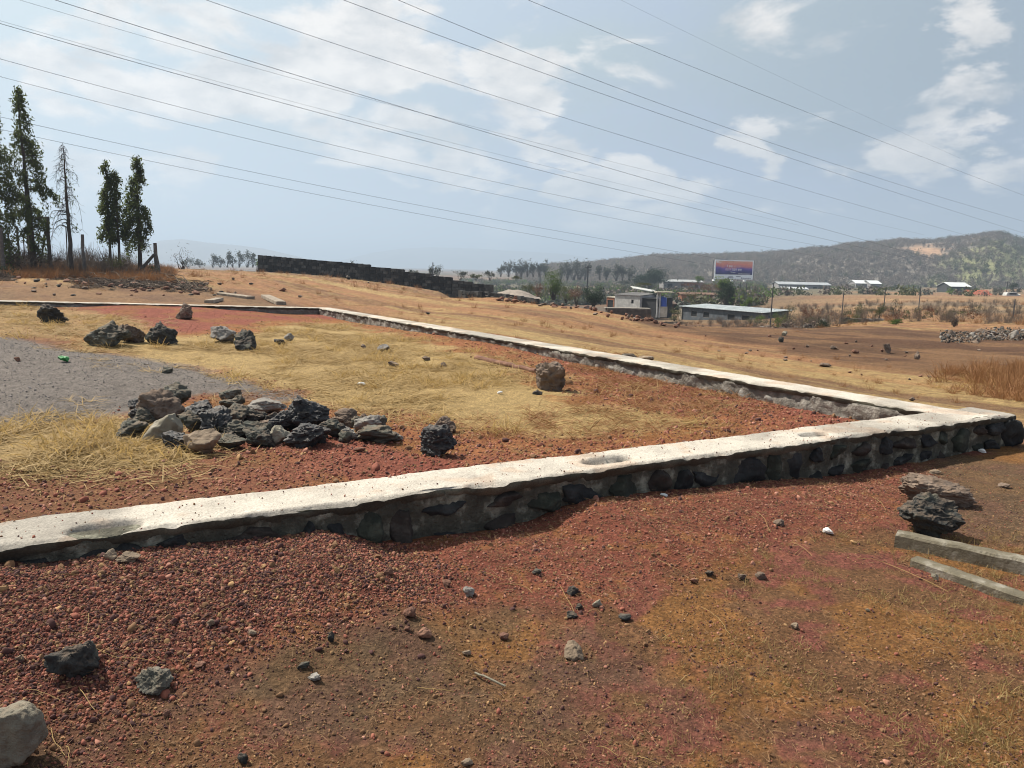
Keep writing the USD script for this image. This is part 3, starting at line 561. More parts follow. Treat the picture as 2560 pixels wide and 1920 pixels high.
# right foreground pair, left foreground three
R(2366, 1272, 146, 66, 'brown', 'low greyish brown rock slab behind the dark boulder above the concrete beams', thick=.8)
R(2343, 1352, 132, 104, 'dark', 'rounded blackish boulder standing at the end of the two concrete beams', thick=.9)
R(163, 1708, 112, 84, 'dark', 'dark angular rock with a sloping lit face lying on the dark cobbles at left')
R(370, 1744, 86, 58, 'moss', 'squat mossy brown rock right of the angular dark rock in the left foreground')
rock_id[0] = 37; R(26, 1935, 112, 158, 'slab', 'big pale grey rock cut by the lower left corner of the picture', thick=.55, sub=4, rz=.25); rock_id[0] = 110
R(270, 1402, 38, 28, 'tan', 'small tan stone leaning near the plinth below its left socket hollow', 'stone')
R(315, 1412, 50, 24, 'tan', 'flat tan stone lying just right of the small tan one below the plinth', 'stone')
for i, (px, py, w, h, st, lab) in enumerate([
    (525, 1568, 27, 21, 'tan', 'ochre round stone among the dark cobbles, upper of two'), (629, 1592, 24, 17, 'tan', 'ochre stone at the right edge of the dark cobbles'),
    (757, 1676, 35, 19, 'dark', 'dark flat stone on bare soil right of the cobbles'), (783, 1706, 37, 19, 'grey', 'grey flat stone just below the dark flat stone on bare soil'),
    (493, 1674, 33, 15, 'red', 'flat reddish stone above the squat mossy rock'), (47, 1655, 24, 19, 'tan', 'small ochre cobble near the left edge above the angular dark rock'),
    (287, 1792, 25, 19, 'red', 'reddish clod left of its twin below the squat mossy rock'), (414, 1797, 20, 23, 'red', 'reddish upright clod right below the squat mossy rock'),
    (826, 1606, 19, 28, 'dark', 'blackish upright stone where cobbles meet orange soil'), (605, 1914, 30, 34, 'dark', 'dark stone at the bottom edge of the picture'),
    (1436, 1652, 48, 36, 'tan', 'pale tan cracked stone alone in the middle of the foreground soil'), (1060, 1600, 40, 29, 'red', 'reddish brown stone on orange soil below the gravel bank'),
    (1260, 1603, 27, 19, 'red', 'small dark red stone between the reddish brown stone and pale cracked stone'), (1166, 1641, 27, 15, 'tan', 'small flat brown stone below the reddish brown stone'),
    (1022, 1547, 36, 27, 'red', 'rust red stone at the lower edge of the gravel bank'), (983, 1575, 17, 13, 'red', 'little red stone left of a pair under the rust red stone'),
    (1017, 1579, 17, 14, 'red', 'little red stone right of a pair under the rust red stone'), (1171, 1493, 32, 25, 'grey', 'grey lump among straw on the gravel bank'),
    (1432, 1491, 34, 25, 'dark', 'black clinker lump on the gravel bank right of the straw'), (1448, 1526, 21, 17, 'dark', 'small black stone, upper of two below the clinker lump'),
    (1431, 1547, 31, 18, 'dark', 'small black stone, lower of two below the clinker lump'), (1494, 1520, 28, 21, 'pale', 'pale heart-shaped stone right of the two small black stones'),
    (1563, 1555, 36, 17, 'dark', 'flat black stone right of the heart-shaped pale stone'), (970, 1441, 25, 27, 'red', 'dark red stone standing on the gravel bank at its left part'),
    (1116, 1468, 25, 18, 'red', 'orange red stone on the gravel bank above the grey lump'), (1342, 1439, 27, 16, 'dark', 'dark twiggy lump high on the gravel bank'),
    (1167, 1918, 33, 17, 'tan', 'tan flat stone at the middle of the bottom edge'), (1776, 1443, 27, 17, 'dark', 'dark square stone below the straw littered gravel at right'),
    (1858, 1453, 25, 18, 'brown', 'dark brown stone right of the dark square stone'), (1735, 1460, 22, 15, 'red', 'rust brown stone left below the dark square stone'),
    (1904, 1450, 32, 20, 'brown', 'brown clod right of the dark brown stone'), (1989, 1575, 22, 17, 'tan', 'ochre stone low in the right foreground soil'),
    (1950, 1316, 27, 17, 'brown', 'dark brown clod left of the white scrap'), (2340, 1453, 19, 20, 'pale', 'small pale round stone between the two concrete beams'),
    (2341, 1187, 29, 14, 'tan', 'tan stone on the gravel between plinth end and flat slab'), (2516, 1222, 31, 13, 'brown', 'brown stone near the right edge below the plinth end'),
    (2170, 1531, 13, 10, 'pale', 'tiny whitish stone on the soil below the beams')]):
    R(px, py, w, h, st, lab, 'stone', name='stone')
for px, py, w, h in [(2069, 1334, 28, 18), (904, 963, 25, 9), (1250, 985, 15, 9), (2455, 1131, 20, 11), (1660, 1240, 22, 9)]:
    rock_id[0] += 1
    p = gp(px, py); k = p[1] / FPX; v, f = rock(rock_id[0], (w * k, w * k * .7, h * k), 7, 3, .25, 0, 1.0)
    obj('scrap', (v + p - [0, 0, .004], f), whitestuff, None, {2069: 'crumpled white scrap lying on the gravel left of the dark boulder', 904: 'white scrap on the yellow straw inside the plot', 1250: 'small white scrap on straw left of the brown blocky boulder', 2455: 'white chip under the end of the plinth', 1660: 'white chips at the foot of the plinth in the middle right'}[px], 'scrap', smooth=20)
p = gp(160, 905); v, f = rock(77, (34 * p[1] / FPX, .12, 17 * p[1] / FPX), 8, 3, .3, 0, 1.0)
obj('plastic_scrap', (v + p, f), greenscrap, None, 'bright green plastic scrap lying on the grey grit at left', 'scrap', smooth=20)
# boulders inside the plot
for row in [
    (116, 808, 68, 42, 'dark', 'dark boulder with dusty top near the back plinth at far left'), (246, 869, 96, 60, 'moss', 'largest greenish pale boulder in the row beyond the grey grit'),
    (309, 858, 64, 43, 'brown', 'brown boulder leaning on the right of the largest greenish boulder'), (396, 863, 64, 52, 'dark', 'dark humped boulder in the middle of the back row of boulders'),
    (550, 858, 60, 38, 'grey', 'grey boulder touching the dark bumpy one at the straw edge'), (606, 877, 56, 48, 'dark', 'dark bumpy boulder at the straw edge, right end of the back row'),
    (694, 862, 32, 15, 'dark', 'small flat dark stone right of the back row of boulders'), (721, 853, 26, 21, 'grey', 'small pointed grey stone behind the small flat dark one'),
    (456, 799, 44, 44, 'brown', 'brown blocky boulder standing against the back plinth'), (40, 904, 17, 12, 'red', 'small brown stone on the grey grit left of the green scrap'),
    (414, 934, 34, 18, 'moss', 'dark mossy clump on the far edge of the grey grit'),
    (1376, 979, 72, 66, 'brown', 'big brown blocky boulder alone on the straw near the far plinth'), (1343, 987, 28, 14, 'dark', 'small dark stone at the foot of the big brown blocky boulder'),
    (1064, 902, 23, 12, 'brown', 'small dark brown stone on the straw, upper of two'), (1109, 919, 19, 14, 'brown', 'small brown stone on the straw, lower of two'),
    (983, 916, 30, 13, 'brown', 'flat brown clod on the straw left of the two small stones'), (957, 880, 34, 20, 'grey', 'grey low lump on the straw near the far plinth'),
    (908, 871, 15, 11, 'brown', 'tiny brown stone left of the grey low lump'), (1091, 1144, 88, 76, 'lava', 'glossy black slag lump at the right end of the rock heap'),
    (1109, 1086, 56, 38, 'brown', 'brown rock right behind the glossy black slag lump'), (848, 1120, 18, 12, 'red', 'small red stone in front of the rock heap'), (897, 1131, 32, 14, 'red', 'flat red clod in front of the rock heap')]:
    R(*row, cat='rock')
heap = [
    (569, 1003, 44, 26, 'moss', 'dark mossy rock at the back of the heap'), (650, 1034, 88, 30, 'grey', 'long flat grey rock at the back right of the heap'), (589, 1020, 30, 27, 'moss', 'cubic mossy rock at the back of the heap'),
    (567, 1023, 42, 21, 'moss', 'flat grey green rock below the dark mossy rock at the heap back'), (414, 1036, 80, 62, 'moss', 'tall greenish rock forming the top left of the heap'), (338, 1034, 46, 30, 'lava', 'blackish rock at the left top of the heap'),
    (388, 1064, 78, 72, 'brown', 'brown-topped boulder with a black side at the heap left'), (485, 1062, 72, 48, 'lava', 'black domed rock in the left middle of the heap'), (352, 1068, 46, 40, 'moss', 'grey block leaning at the left edge of the heap'),
    (578, 1064, 58, 44, 'moss', 'grey green rock in the upper middle of the heap'), (625, 1060, 54, 32, 'dark', 'dark wedge rock in the upper middle right of the heap'), (857, 1067, 54, 38, 'brown', 'rounded tan brown rock behind the heap right'),
    (760, 1082, 90, 76, 'lava', 'tallest black lava boulder of the heap'), (695, 1082, 66, 46, 'lava', 'black rock left of the tallest lava boulder'), (915, 1084, 56, 36, 'grey', 'pale grey rock at the right back of the heap'),
    (532, 1094, 66, 58, 'lava', 'large black shadowy rock in the heap middle'), (473, 1090, 52, 50, 'moss', 'round grey rock left of the large black rock in the heap middle'), (572, 1097, 84, 38, 'moss', 'long green grey rock in the lower middle of the heap'),
    (637, 1100, 54, 38, 'moss', 'mossy rock right of the long green grey rock'), (827, 1098, 56, 42, 'dark', 'dark rock right of the tallest lava boulder'), (319, 1103, 62, 44, 'moss', 'earthy grey rock at the far left foot of the heap'),
    (386, 1106, 74, 56, 'pale', 'pale pyramid-shaped rock at the left front of the heap'), (870, 1100, 44, 25, 'grey', 'small grey rock in the right front of the heap'), (937, 1110, 90, 38, 'moss', 'low green grey rock at the right front end of the heap'),
    (697, 1113, 40, 40, 'pale', 'pale whitish rock left of the front lava boulder'), (757, 1122, 94, 50, 'lava', 'pitted black lava boulder at the heap front'), (645, 1121, 66, 36, 'dark', 'dark blunt rock at the front middle of the heap'),
    (432, 1127, 70, 37, 'lava', 'dark blue grey rock at the left front of the heap'), (574, 1127, 58, 31, 'moss', 'light greenish rock at the front of the heap'), (494, 1141, 72, 52, 'tan', 'tan pointed slab at the very front of the heap'),
    (798, 1068, 40, 30, 'dark', 'small dark rock under the right of the tallest lava boulder'), (545, 1040, 40, 20, 'grey', 'small grey rock in the upper middle of the heap'), (520, 1118, 34, 22, 'dark', 'small dark rock behind the tan pointed slab'),
    (670, 1060, 40, 24, 'dark', 'dark little rock left above the black rocks of the heap'), (985, 1102, 32, 18, 'grey', 'small grey rock trailing off the right end of the heap'), (450, 1045, 36, 24, 'grey', 'grey fragment between greenish top rock and black domed rock')]
for i, row in enumerate(heap): R(row[0], row[1] + 1, row[2] * 1.14, row[3] * 1.12, *row[4:], cat='rock', name='heap_rock')
rh = np.random.default_rng(61)
for i in range(34):
    px = rh.uniform(330, 960); R(px, 1050 + 60 * rh.random() ** .8 - (px > 800) * 0, rh.uniform(22, 46), rh.uniform(16, 34), rh.choice(['dark', 'lava', 'moss', 'dark', 'brown']), 'small dark stone filling the gaps of the rock heap', 'rock', 'small filling stones of the rock heap', name='heap_rock')
# stones on the open land behind
for row in [
    (1963, 840, 16, 13, 'pale', 'whitish block at the near edge of the brown graded strip'), (1955, 856, 14, 15, 'dark', 'dark pointed stone just below the whitish block'),
    (2087, 874, 18, 10, 'brown', 'low dark stone on the graded strip left of the flat pale one'), (2141, 884, 18, 11, 'red', 'flat stone on the graded strip left of the tilted slab'),
    (2218, 884, 20, 26, 'brown', 'tilted dark slab stone standing on the graded strip'), (2296, 899, 16, 22, 'brown', 'second tilted stone, right of the tilted dark slab'),
    (2066, 918, 32, 10, 'brown', 'low rubble lump at the edge of the pale track'), (2282, 1003, 17, 10, 'brown', 'lone stone beside the far plinth near the corner'),
    (706, 729, 18, 10, 'red', 'dark red brick lump on the slope beyond the back plinth'), (750, 744, 13, 7, 'brown', 'small brown stone right below the dark red brick lump'),
    (1069, 786, 13, 6, 'dark', 'small dark stone on the track beyond the far plinth'), (1576, 894, 40, 9, 'dark', 'dark flat stone at the outer edge of the far plinth'), (1617, 903, 42, 12, 'tan', 'tan block at the outer edge of the far plinth'),
    (547, 712, 12, 6, 'brown', 'small dark stone on the slope left of the brick lump'), (2450, 878, 10, 6, 'brown', 'small dark stone on the graded strip at the right')]:
    R(*row, cat='stone', name='stone')
rg = np.random.default_rng(44)
def along(pts, t):
    P = np.array(pts, float); L = np.concatenate([[0], np.cumsum(np.hypot(*np.diff(P, axis=0).T))]); return np.stack([np.interp(t * L[-1], L, P[:, k]) for k in (0, 1)], -1)
for i in range(74):
    q = along([(1230, 742), (1330, 752), (1440, 768), (1520, 783), (1600, 797), (1700, 812)], rg.random()) + [0, rg.uniform(-2, 11)]
    R(q[0], q[1], rg.uniform(6, 18), rg.uniform(4, 11), rg.choice(['red', 'brown', 'red', 'red']), 'reddish brown rubble boulder lying along the bank edge in front of the sheds', 'boulder', 'rubble boulders along the bank edge', name='rubble_boulder', sub=2)
for i in range(28):
    q = along([(1700, 860), (1900, 885), (2060, 915), (2200, 940), (2330, 950)], rg.random()) + [rg.normal(0, 12), rg.uniform(-8, 10)] if i % 2 else np.array([rg.uniform(1750, 2540), 0])
    if i % 2 == 0: q[1] = 820 + (q[0] - 1750) * .11 + rg.uniform(-8, 40)
    R(q[0], q[1], rg.uniform(5, 13), rg.uniform(3, 7), rg.choice(['brown', 'brown', 'red']), 'small brown clod on the graded strip and track behind the plot', 'clod', 'clods on the graded strip', name='clod', sub=2)
for i in range(34):
    q = np.array([rg.uniform(40, 640), rg.uniform(700, 742)])
    R(q[0], q[1], rg.uniform(6, 15), rg.uniform(3, 8), rg.choice(['brown', 'red', 'dark']), 'small dark lump among debris on the soil beyond the back plinth', 'clod', 'lumps beyond the back plinth', name='clod', sub=2)

# ---------------------------------------------------------------- concrete beams and planks lying about
beamm = mat('weathered_concrete', (.135, .115, .078), .92, .45, 8, bump=.012, bscale=45, warm=(.24, .215, .17))
def bar(name, label, cat, pa, pb, wid, hei, mt, seed, ext=0.0, roll=0.0, group=None, parent=None, sink=.02):
    """A square-section bar lying on the ground from pa to pb, rough, with chamfered edges."""
    rb = np.random.default_rng(seed); a, b = np.array(pa, float), np.array(pb, float); d = (b - a); L = np.linalg.norm(d); d /= L
    b = b + d * ext; L += ext
    n = max(6, int(L / .06)); s = np.linspace(0, L, n)
    c = min(wid, hei) * .12
    prof = np.array([(-wid / 2, 0), (-wid / 2, hei - c), (-wid / 2 + c, hei), (wid / 2 - c, hei), (wid / 2, hei - c), (wid / 2, 0)])
    side = np.cross(d, [0, 0, 1.0]); side /= np.linalg.norm(side); up = np.cross(side, d)
    cr, sr = math.cos(roll), math.sin(roll); prof = prof @ np.array([[cr, sr], [-sr, cr]])
    k = len(prof)
    P = a[None, None] + s[:, None, None] * d + prof[None, :, :1] * side + (prof[None, :, 1:] - sink) * up
    P = P + (.05 * min(wid, hei) * 2 * (meshkit.fbm(P * 9 + seed, 3, seed) - .5))[..., None] * up + rb.normal(0, .015 * min(wid, hei), P.shape)
    mb = MB(); i, j = np.meshgrid(np.arange(n - 1), np.arange(k), indexing='ij')
    q = np.stack([i * k + j, (i + 1) * k + j, (i + 1) * k + (j + 1) % k, i * k + (j + 1) % k], -1).reshape(-1, 4)
    F = np.vstack([q[:, [0, 1, 2]], q[:, [0, 2, 3]]])
    e0 = np.array([[0, j2, j2 + 1] for j2 in range(1, k - 1)]); e1 = np.array([[0, j2 + 1, j2] for j2 in range(1, k - 1)]) + (n - 1) * k
    return obj(name, (P.reshape(-1, 3), np.vstack([F, e0, e1])), mt, parent, label, cat, group, smooth=30)
pA, pB = gp(2250, 1370), gp(2560, 1438); bar('concrete_beam', 'upper of two weathered concrete beams lying in the soil at the right edge', 'beam', pA + [0, .05, 0], pB + [0, .05, 0], .10, .105, beamm, 3, ext=.7)
pA, pB = gp(2295, 1420), gp(2545, 1508); bar('concrete_beam', 'lower, more buried concrete beam in front of the other at the right edge', 'beam', pA + [0, .05, 0], pB + [0, .05, 0], .09, .065, beamm, 4, ext=.6)
pla = mat('pale_plank', (.22, .175, .13), .9, .35, 5, warm=(.32, .27, .21))
for k, (a, b, w, h, lab) in enumerate([((552, 738), (627, 748), .42, .10, 'long pale concrete slab lying beyond the back plinth'), ((664, 744), (703, 762), .32, .11, 'pale concrete slab end beyond the back plinth, right of the long one'), ((522, 758), (549, 751), .25, .09, 'short pale slab lying between the back plinth and the long slab')]):
    bar('concrete_slab', lab, 'slab', gp(*a), gp(*b), w, h, pla, 20 + k, sink=0)
wood = mat('grey_brown_wood', (.12, .088, .062), .9, .4, 9, warm=(.20, .155, .11))
pa, pb = gp(1190, 898), gp(1340, 932)
mb = MB(); mb.tube(np.linspace(pa, pb, 14) + np.array([0, 0, .02]) + np.random.default_rng(2).normal(0, .006, (14, 3)), np.linspace(.045, .035, 14), 7)
obj('wooden_pole', mb.mesh(), redrock, None, 'long dusty reddish pole half sunk in the red soil left of the big brown boulder', 'pole', smooth=True)
for k, (a, b, r, lab) in enumerate([((330, 698), (480, 712), .05, 'long fallen branch under the fence corner, upper one'), ((395, 700), (492, 716), .045, 'fallen branch touching the long one under the fence corner'), ((205, 700), (330, 703), .05, 'fallen grey branch lying under the paired trees'), ((60, 690), (190, 699), .04, 'fallen thin branch lying under the big left tree'), ((420, 722), (520, 729), .05, 'dark fallen branch nearest to the back plinth')]):
    A, B = gp(*a), gp(*b); P = np.linspace(A, B, 10) + np.random.default_rng(k).normal(0, .05, (10, 3)) + [0, 0, .08]
    mb = MB(); mb.tube(P, np.linspace(r, r * .5, 10), 6)
    for j in range(3, 9, 2): mb.tube([P[j], P[j] + [.3 * (-1) ** j, .2, .25], P[j] + [.7 * (-1) ** j, .3, .3]], [r * .5, r * .35, r * .15], 5)
    obj('fallen_branch', mb.mesh(), wood, None, lab, 'branch', smooth=True)

# ---------------------------------------------------------------- gravel, grass and straw: what nobody could count
def instancer(name, label, protos, pos, idx, scale, rot, kind='stuff'):
    """protos: [(name, mesh, material)]; rot: yaw (n,) or quaternions (n, 4) as wxyz."""
    path = path_for(name); I = UsdGeom.PointInstancer.Define(stage, path); tg = []
    for k, (nm, m, mt) in enumerate(protos):
        o = usdkit.mesh(stage, '%s/%s%s' % (path, nm, '' if k == 0 else '_%03d' % k), m, mt, smooth=40); tg.append(o.GetPath())
    I.CreatePrototypesRel().SetTargets(tg)
    n = len(pos); I.CreatePositionsAttr(Vt.Vec3fArray.FromNumpy(np.asarray(pos, np.float32))); I.CreateProtoIndicesAttr(Vt.IntArray.FromNumpy(np.asarray(idx, np.int32)))
    sc = np.asarray(scale, float); sc = np.repeat(sc[:, None], 3, 1) if sc.ndim == 1 else sc
    I.CreateScalesAttr(Vt.Vec3fArray.FromNumpy(sc.astype(np.float32)))
    rot = np.asarray(rot, float)
    if rot.ndim == 1: rot = np.stack([np.cos(rot / 2), 0 * rot, 0 * rot, np.sin(rot / 2)], 1)
    I.CreateOrientationsAttr(Vt.QuathArray([Gf.Quath(float(a), float(b), float(c), float(d)) for a, b, c, d in rot]))
    tag(I, label, None, None, kind)
    return I
def randquat(n, rng): q = rng.normal(size=(n, 4)); return q / np.linalg.norm(q, axis=1, keepdims=True)
peb = [mat('pebble_dark', (.066, .029, .025), .9, .35, 30, warm=(.10, .046, .036)), mat('pebble_red', (.205, .068, .043), .9, .35, 30, warm=(.28, .11, .07)), mat('pebble_brown', (.155, .082, .040), .9, .35, 30, warm=(.21, .12, .06)),
       mat('pebble_rose', (.30, .135, .090), .9, .3, 30, warm=(.40, .21, .15)), mat('pebble_ochre', (.28, .165, .075), .9, .3, 30)]
def pebble(seed, flat=.75):
    v, f = rock(seed, (1, .85, flat), 9, 1, .05, 0, 0.0, hard=4); return v, f
pp = [('pebble', pebble(301 + k, .6 + .06 * (k % 4)), peb[k % 5]) for k in range(10)]
gr = np.random.default_rng(9)
def scatter(poly, n, jitter=.25, box=None):
    P = np.asarray(poly); lo, hi = P.min(0) - jitter, P.max(0) + jitter
    q = gr.uniform(lo, hi, (n, 2)); sd = poly_sd(q[:, 0], q[:, 1], P)
    keep = sd + gr.normal(0, jitter * .5, n) > 0
    th = np.abs(np.arctan2(q[:, 0], q[:, 1])) < math.radians(39)
    a, b = wall_ab(q[:, 0], q[:, 1]); tf = (q - CORNER) @ NF
    inwall = (tf > -CW) & (tf < 0.0) & (a > -.3)
    return q[keep & th & ~inwall & (q[:, 1] > 1.2)]
def pebbles(name, label, sets):
    P, I, S = [], [], []
    for q, lo, hi, w in sets:
        n = len(q); s = np.exp(gr.normal(0, .35, n)) * gr.uniform(lo, hi, n)
        k = gr.choice(10, n, p=np.repeat(np.asarray(w, float) / np.sum(w) / 2, 1).tolist() * 2)
        P.append(np.column_stack([q, height(q[:, 0], q[:, 1]) + s * .12])); I.append(k); S.append(s)
    P, I, S = np.vstack(P), np.concatenate(I), np.concatenate(S)
    instancer(name, label, pp, P, I, S, randquat(len(P), gr))
CW5, RW5, IW5, BW5 = [5, 3.4, 2.2, .5, .35], [1.6, 4, 1.6, 2.6, 1], [1.5, 4.5, 1.5, 1.8, 1.2], [2.2, 1.5, 5, .4, 1.0]
pebbles('red_gravel', 'dark red and purple gravel banked along the near plinth', [
    (scatter(COBBLE, 120000, .3), .005, .0125, CW5), (scatter(COBBLE, 2600, .2), .012, .022, [4, 3, 3, .3, .8]),
    (scatter(GRAVEL, 80000, .2), .005, .012, RW5), (scatter(GRAVEL, 2200, .4), .011, .021, RW5)])
fgq = np.column_stack([gr.uniform(-1, 1, 90000) * .79, np.exp(gr.uniform(math.log(1.7), math.log(7.5), 90000))]); fgq[:, 0] *= fgq[:, 1]
tf = (fgq - CORNER) @ NF; fgq = fgq[tf > .03]
nz = fbm2(fgq[:, 0], fgq[:, 1], 2.2, 3, 71)
crumbs = fgq[(nz + gr.normal(0, .08, len(fgq))) > .46]
pebbles('soil_crumbs', 'small crumbs of brown soil scattered over the foreground', [(crumbs, .003, .009, BW5), (fgq[::3], .002, .006, BW5), (fgq[::130], .009, .017, BW5)])
a0 = gr.uniform(0, 9.5, 60000); b0 = np.minimum(gr.gamma(1.6, 2.6, 60000), 18); q = CORNER + a0[:, None] * E1 + b0[:, None] * E2 + (-NF * CW)
sdS = np.maximum(np.maximum(poly_sd(q[:, 0], q[:, 1], STRAW), poly_sd(q[:, 0], q[:, 1], STRAW2)), poly_sd(q[:, 0], q[:, 1], GREY))
q = q[(sdS < gr.uniform(-.5, .25, len(q))) & (a0 > .35) & (b0 < 17.9)]
pebbles('inner_gravel', 'red crumbly gravel covering the inside margin of the plot', [(q, .007, .020, IW5), (q[::40], .02, .045, [2, 3, 2, .5, .5])])
gq = scatter(GREY, 24000, .2)
instancer('grey_grit', 'grey stone grit spread in a low mound inside the plot', [('grit', pebble(351, .7), mat('grit', (.17, .15, .135), .95, .3, 30)), ('grit', pebble(352, .6), mat('grit_dark', (.09, .08, .075), .95, .3, 30))],
          np.column_stack([gq, height(gq[:, 0], gq[:, 1])]), gr.choice(2, len(gq), p=[.72, .28]), np.exp(gr.normal(0, .4, len(gq))) * .011, randquat(len(gq), gr))
def leaf_mat(name, ramp, trans=.25, rough=.7):
    N = {'g': ('geometry', {}), 'r': ('rgb_ramp', {'ramp': ramp}), 'p': ('principled_bsdf', {'roughness': rough, 'specular_ior_level': .25}), 't': ('translucent_bsdf', {}), 'm': ('mix_closure', {'fac': trans})}
    L = [('g.random_per_island', 'r.fac'), ('r.color', 'p.base_color'), ('r.color', 't.color'), ('p.BSDF', 'm.closure1'), ('t.BSDF', 'm.closure2')]
    return usdkit.material(stage, '/World/Looks/' + name, N, L, surface='m.closure')
strawm = leaf_mat('dry_straw', [(0, (.30, .20, .075)), (.35, (.54, .38, .165)), (.75, (.68, .51, .25)), (1, (.76, .62, .36))], .12)
orangem = leaf_mat('rusty_dry_grass', [(0, (.24, .115, .045)), (.4, (.42, .22, .09)), (.8, (.54, .32, .145)), (1, (.60, .43, .23))], .2)
def tuft(seed, nb, l0, l1, el0, el1, spread, wid, bend=.4, face=0.0):
    r = np.random.default_rng(seed); mb = MB()
    for _ in range(nb):
        az, el, L = r.uniform(0, 6.283), math.radians(r.uniform(el0, el1)), r.uniform(l0, l1)
        o = np.array([r.normal(0, spread), r.normal(0, spread), 0.0]); hd = np.array([math.cos(az), math.sin(az), 0])
        d0 = hd * math.cos(el) + np.array([0, 0, math.sin(el)]); m = o + d0 * L * .55
        d1 = d0 + np.array([0, 0, -bend * r.uniform(.3, 1.3)]); d1 /= np.linalg.norm(d1); e = m + d1 * L * .45; e[2] = max(e[2], .004)
        w = np.cross(d0, r.normal(size=3) * (1 - face) + np.array([0, 0, face])); w *= wid * r.uniform(.6, 1.3) / (np.linalg.norm(w) + 1e-9)
        mb.add([o - w, o + w, m + w * .8, m - w * .8, e], [[0, 1, 2], [0, 2, 3], [3, 2, 4]])
    return mb.mesh()
lie = [('tuft', tuft(401 + k, 34, .10, .26, 0, 20, .10, .0026, .15, .75), strawm) for k in range(4)]
upr = [('tuft', tuft(411 + k, 40, .12, .34, 25, 80, .05, .0028, .5), strawm) for k in range(3)]
lor = [('tuft', tuft(451 + k, 34, .08, .24, 2, 35, .10, .0026, .3, .6), orangem) for k in range(3)]
standm = leaf_mat('standing_straw', [(0, (.42, .29, .11)), (.4, (.66, .48, .22)), (1, (.82, .68, .40))], .4)
std = [('tuft', tuft(455 + k, 34, .08, .20, 15, 65, .07, .003, .5), standm) for k in range(2)]
uor = [('tuft', tuft(421 + k, 44, .12, .36, 25, 82, .06, .003, .5), orangem) for k in range(3)]
def grass(name, label, q, protos, s0, s1):
    n = len(q); instancer(name, label, protos, np.column_stack([q, height(q[:, 0], q[:, 1]) - .005]), gr.integers(0, len(protos), n), gr.uniform(s0, s1, n), gr.uniform(0, 6.28, n))
q1, q2, q3 = scatter(STRAW, 9000, .9), scatter(STRAW2, 4600, .5), scatter(STRAW3, 1700, .6)
nz = fbm2(q1[:, 0], q1[:, 1], 1.1, 3, 81); q1 = q1[nz + gr.normal(0, .05, len(q1)) > .44]; q2 = q2[fbm2(q2[:, 0], q2[:, 1], 1.6, 3, 84) + gr.normal(0, .05, len(q2)) > .40]
q3 = q3[fbm2(q3[:, 0], q3[:, 1], .9, 3, 82) > .45]
grass('straw_cover', 'flattened yellow straw covering the middle of the plot', np.vstack([q1, q2, q3]), lie * 6 + std, .7, 1.4)
o1 = scatter(to_world([(1480, 880), (1760, 960), (1850, 1010), (1700, 1070), (1450, 1100), (1250, 1080), (1500, 1010)], .15), 2300, .8)
o2 = scatter(to_world([(560, 965), (720, 975), (700, 1010), (560, 1010)], .2), 90, .3)
grass('rusty_grass', 'thin rusty dry grass on the red soil around the straw', np.vstack([o1, o2]), lor + [lie[0]], .5, 1.1)
# open land: thin dry grass in streaks, taller clump at the right
th = gr.uniform(-.62, .62, 16000); rr = np.exp(gr.uniform(math.log(8), math.log(95), 16000)); q = np.column_stack([rr * np.sin(th), rr * np.cos(th)])
a, b = wall_ab(q[:, 0], q[:, 1]); u, v = q @ E2, q[:, 0] * E2[1] - q[:, 1] * E2[0]
st = noise2(u, v, .07, .9, 21) * .6 + noise2(u, v, .2, 2.6, 22) * .4
keep = (((a < -.6) & (b > -.5)) | (b > BACK + 7)) & (st + gr.normal(0, .06, len(q)) > .50) & ~((-a > 7.5) & (-a < 40) & (b < 26) & (gr.random(len(q)) < .93))
q = q[keep]; rr = np.hypot(q[:, 0], q[:, 1])
n = len(q); instancer('track_grass', 'sparse yellow dry grass in streaks along the track behind the plot', lie[:2] + lor[:1] + uor[:1], np.column_stack([q, height(q[:, 0], q[:, 1]) - .01]), gr.choice(4, n, p=[.4, .37, .18, .05]), gr.uniform(.5, .9, n) * np.clip(rr / 25, .6, 2.0), gr.uniform(0, 6.28, n))
q = scatter(np.array([gp(2385, 935)[:2], gp(2420, 985)[:2], gp(2560, 1005)[:2], gp(2720, 1010)[:2], gp(2700, 930)[:2], gp(2470, 922)[:2]]), 1700, .5)
grass('rusty_grass_clump', 'patch of rusty dry grass by the track at the right edge', q, uor + lor + std[:1], .45, 1.25)
fgs = fgq[gr.permutation(len(fgq))[:5200]]
litterm = leaf_mat('faded_straw', [(0, (.22, .13, .06)), (.45, (.40, .28, .14)), (.85, (.58, .44, .25)), (1, (.70, .58, .38))], .1)
lit = [('straw', tuft(431 + k, 5, .012, .04 + .016 * k, 0, 12, .05, .0008, .15), litterm) for k in range(3)]
instancer('straw_litter', 'short bits of straw littering the foreground soil', lit, np.column_stack([fgs, height(fgs[:, 0], fgs[:, 1]) + .008]), gr.integers(0, 3, len(fgs)), gr.uniform(.4, 1.15, len(fgs)), gr.uniform(0, 6.28, len(fgs)))
gl = scatter(GRAVEL, 8000, .25); gl = gl[(gl[:, 0] > -.2)]
instancer('gravel_litter', 'bits of pale straw lying over the gravel bank', lit, np.column_stack([gl, height(gl[:, 0], gl[:, 1]) + .012]), gr.integers(0, 3, len(gl)), gr.uniform(.5, 1.5, len(gl)), gr.uniform(0, 6.28, len(gl)))
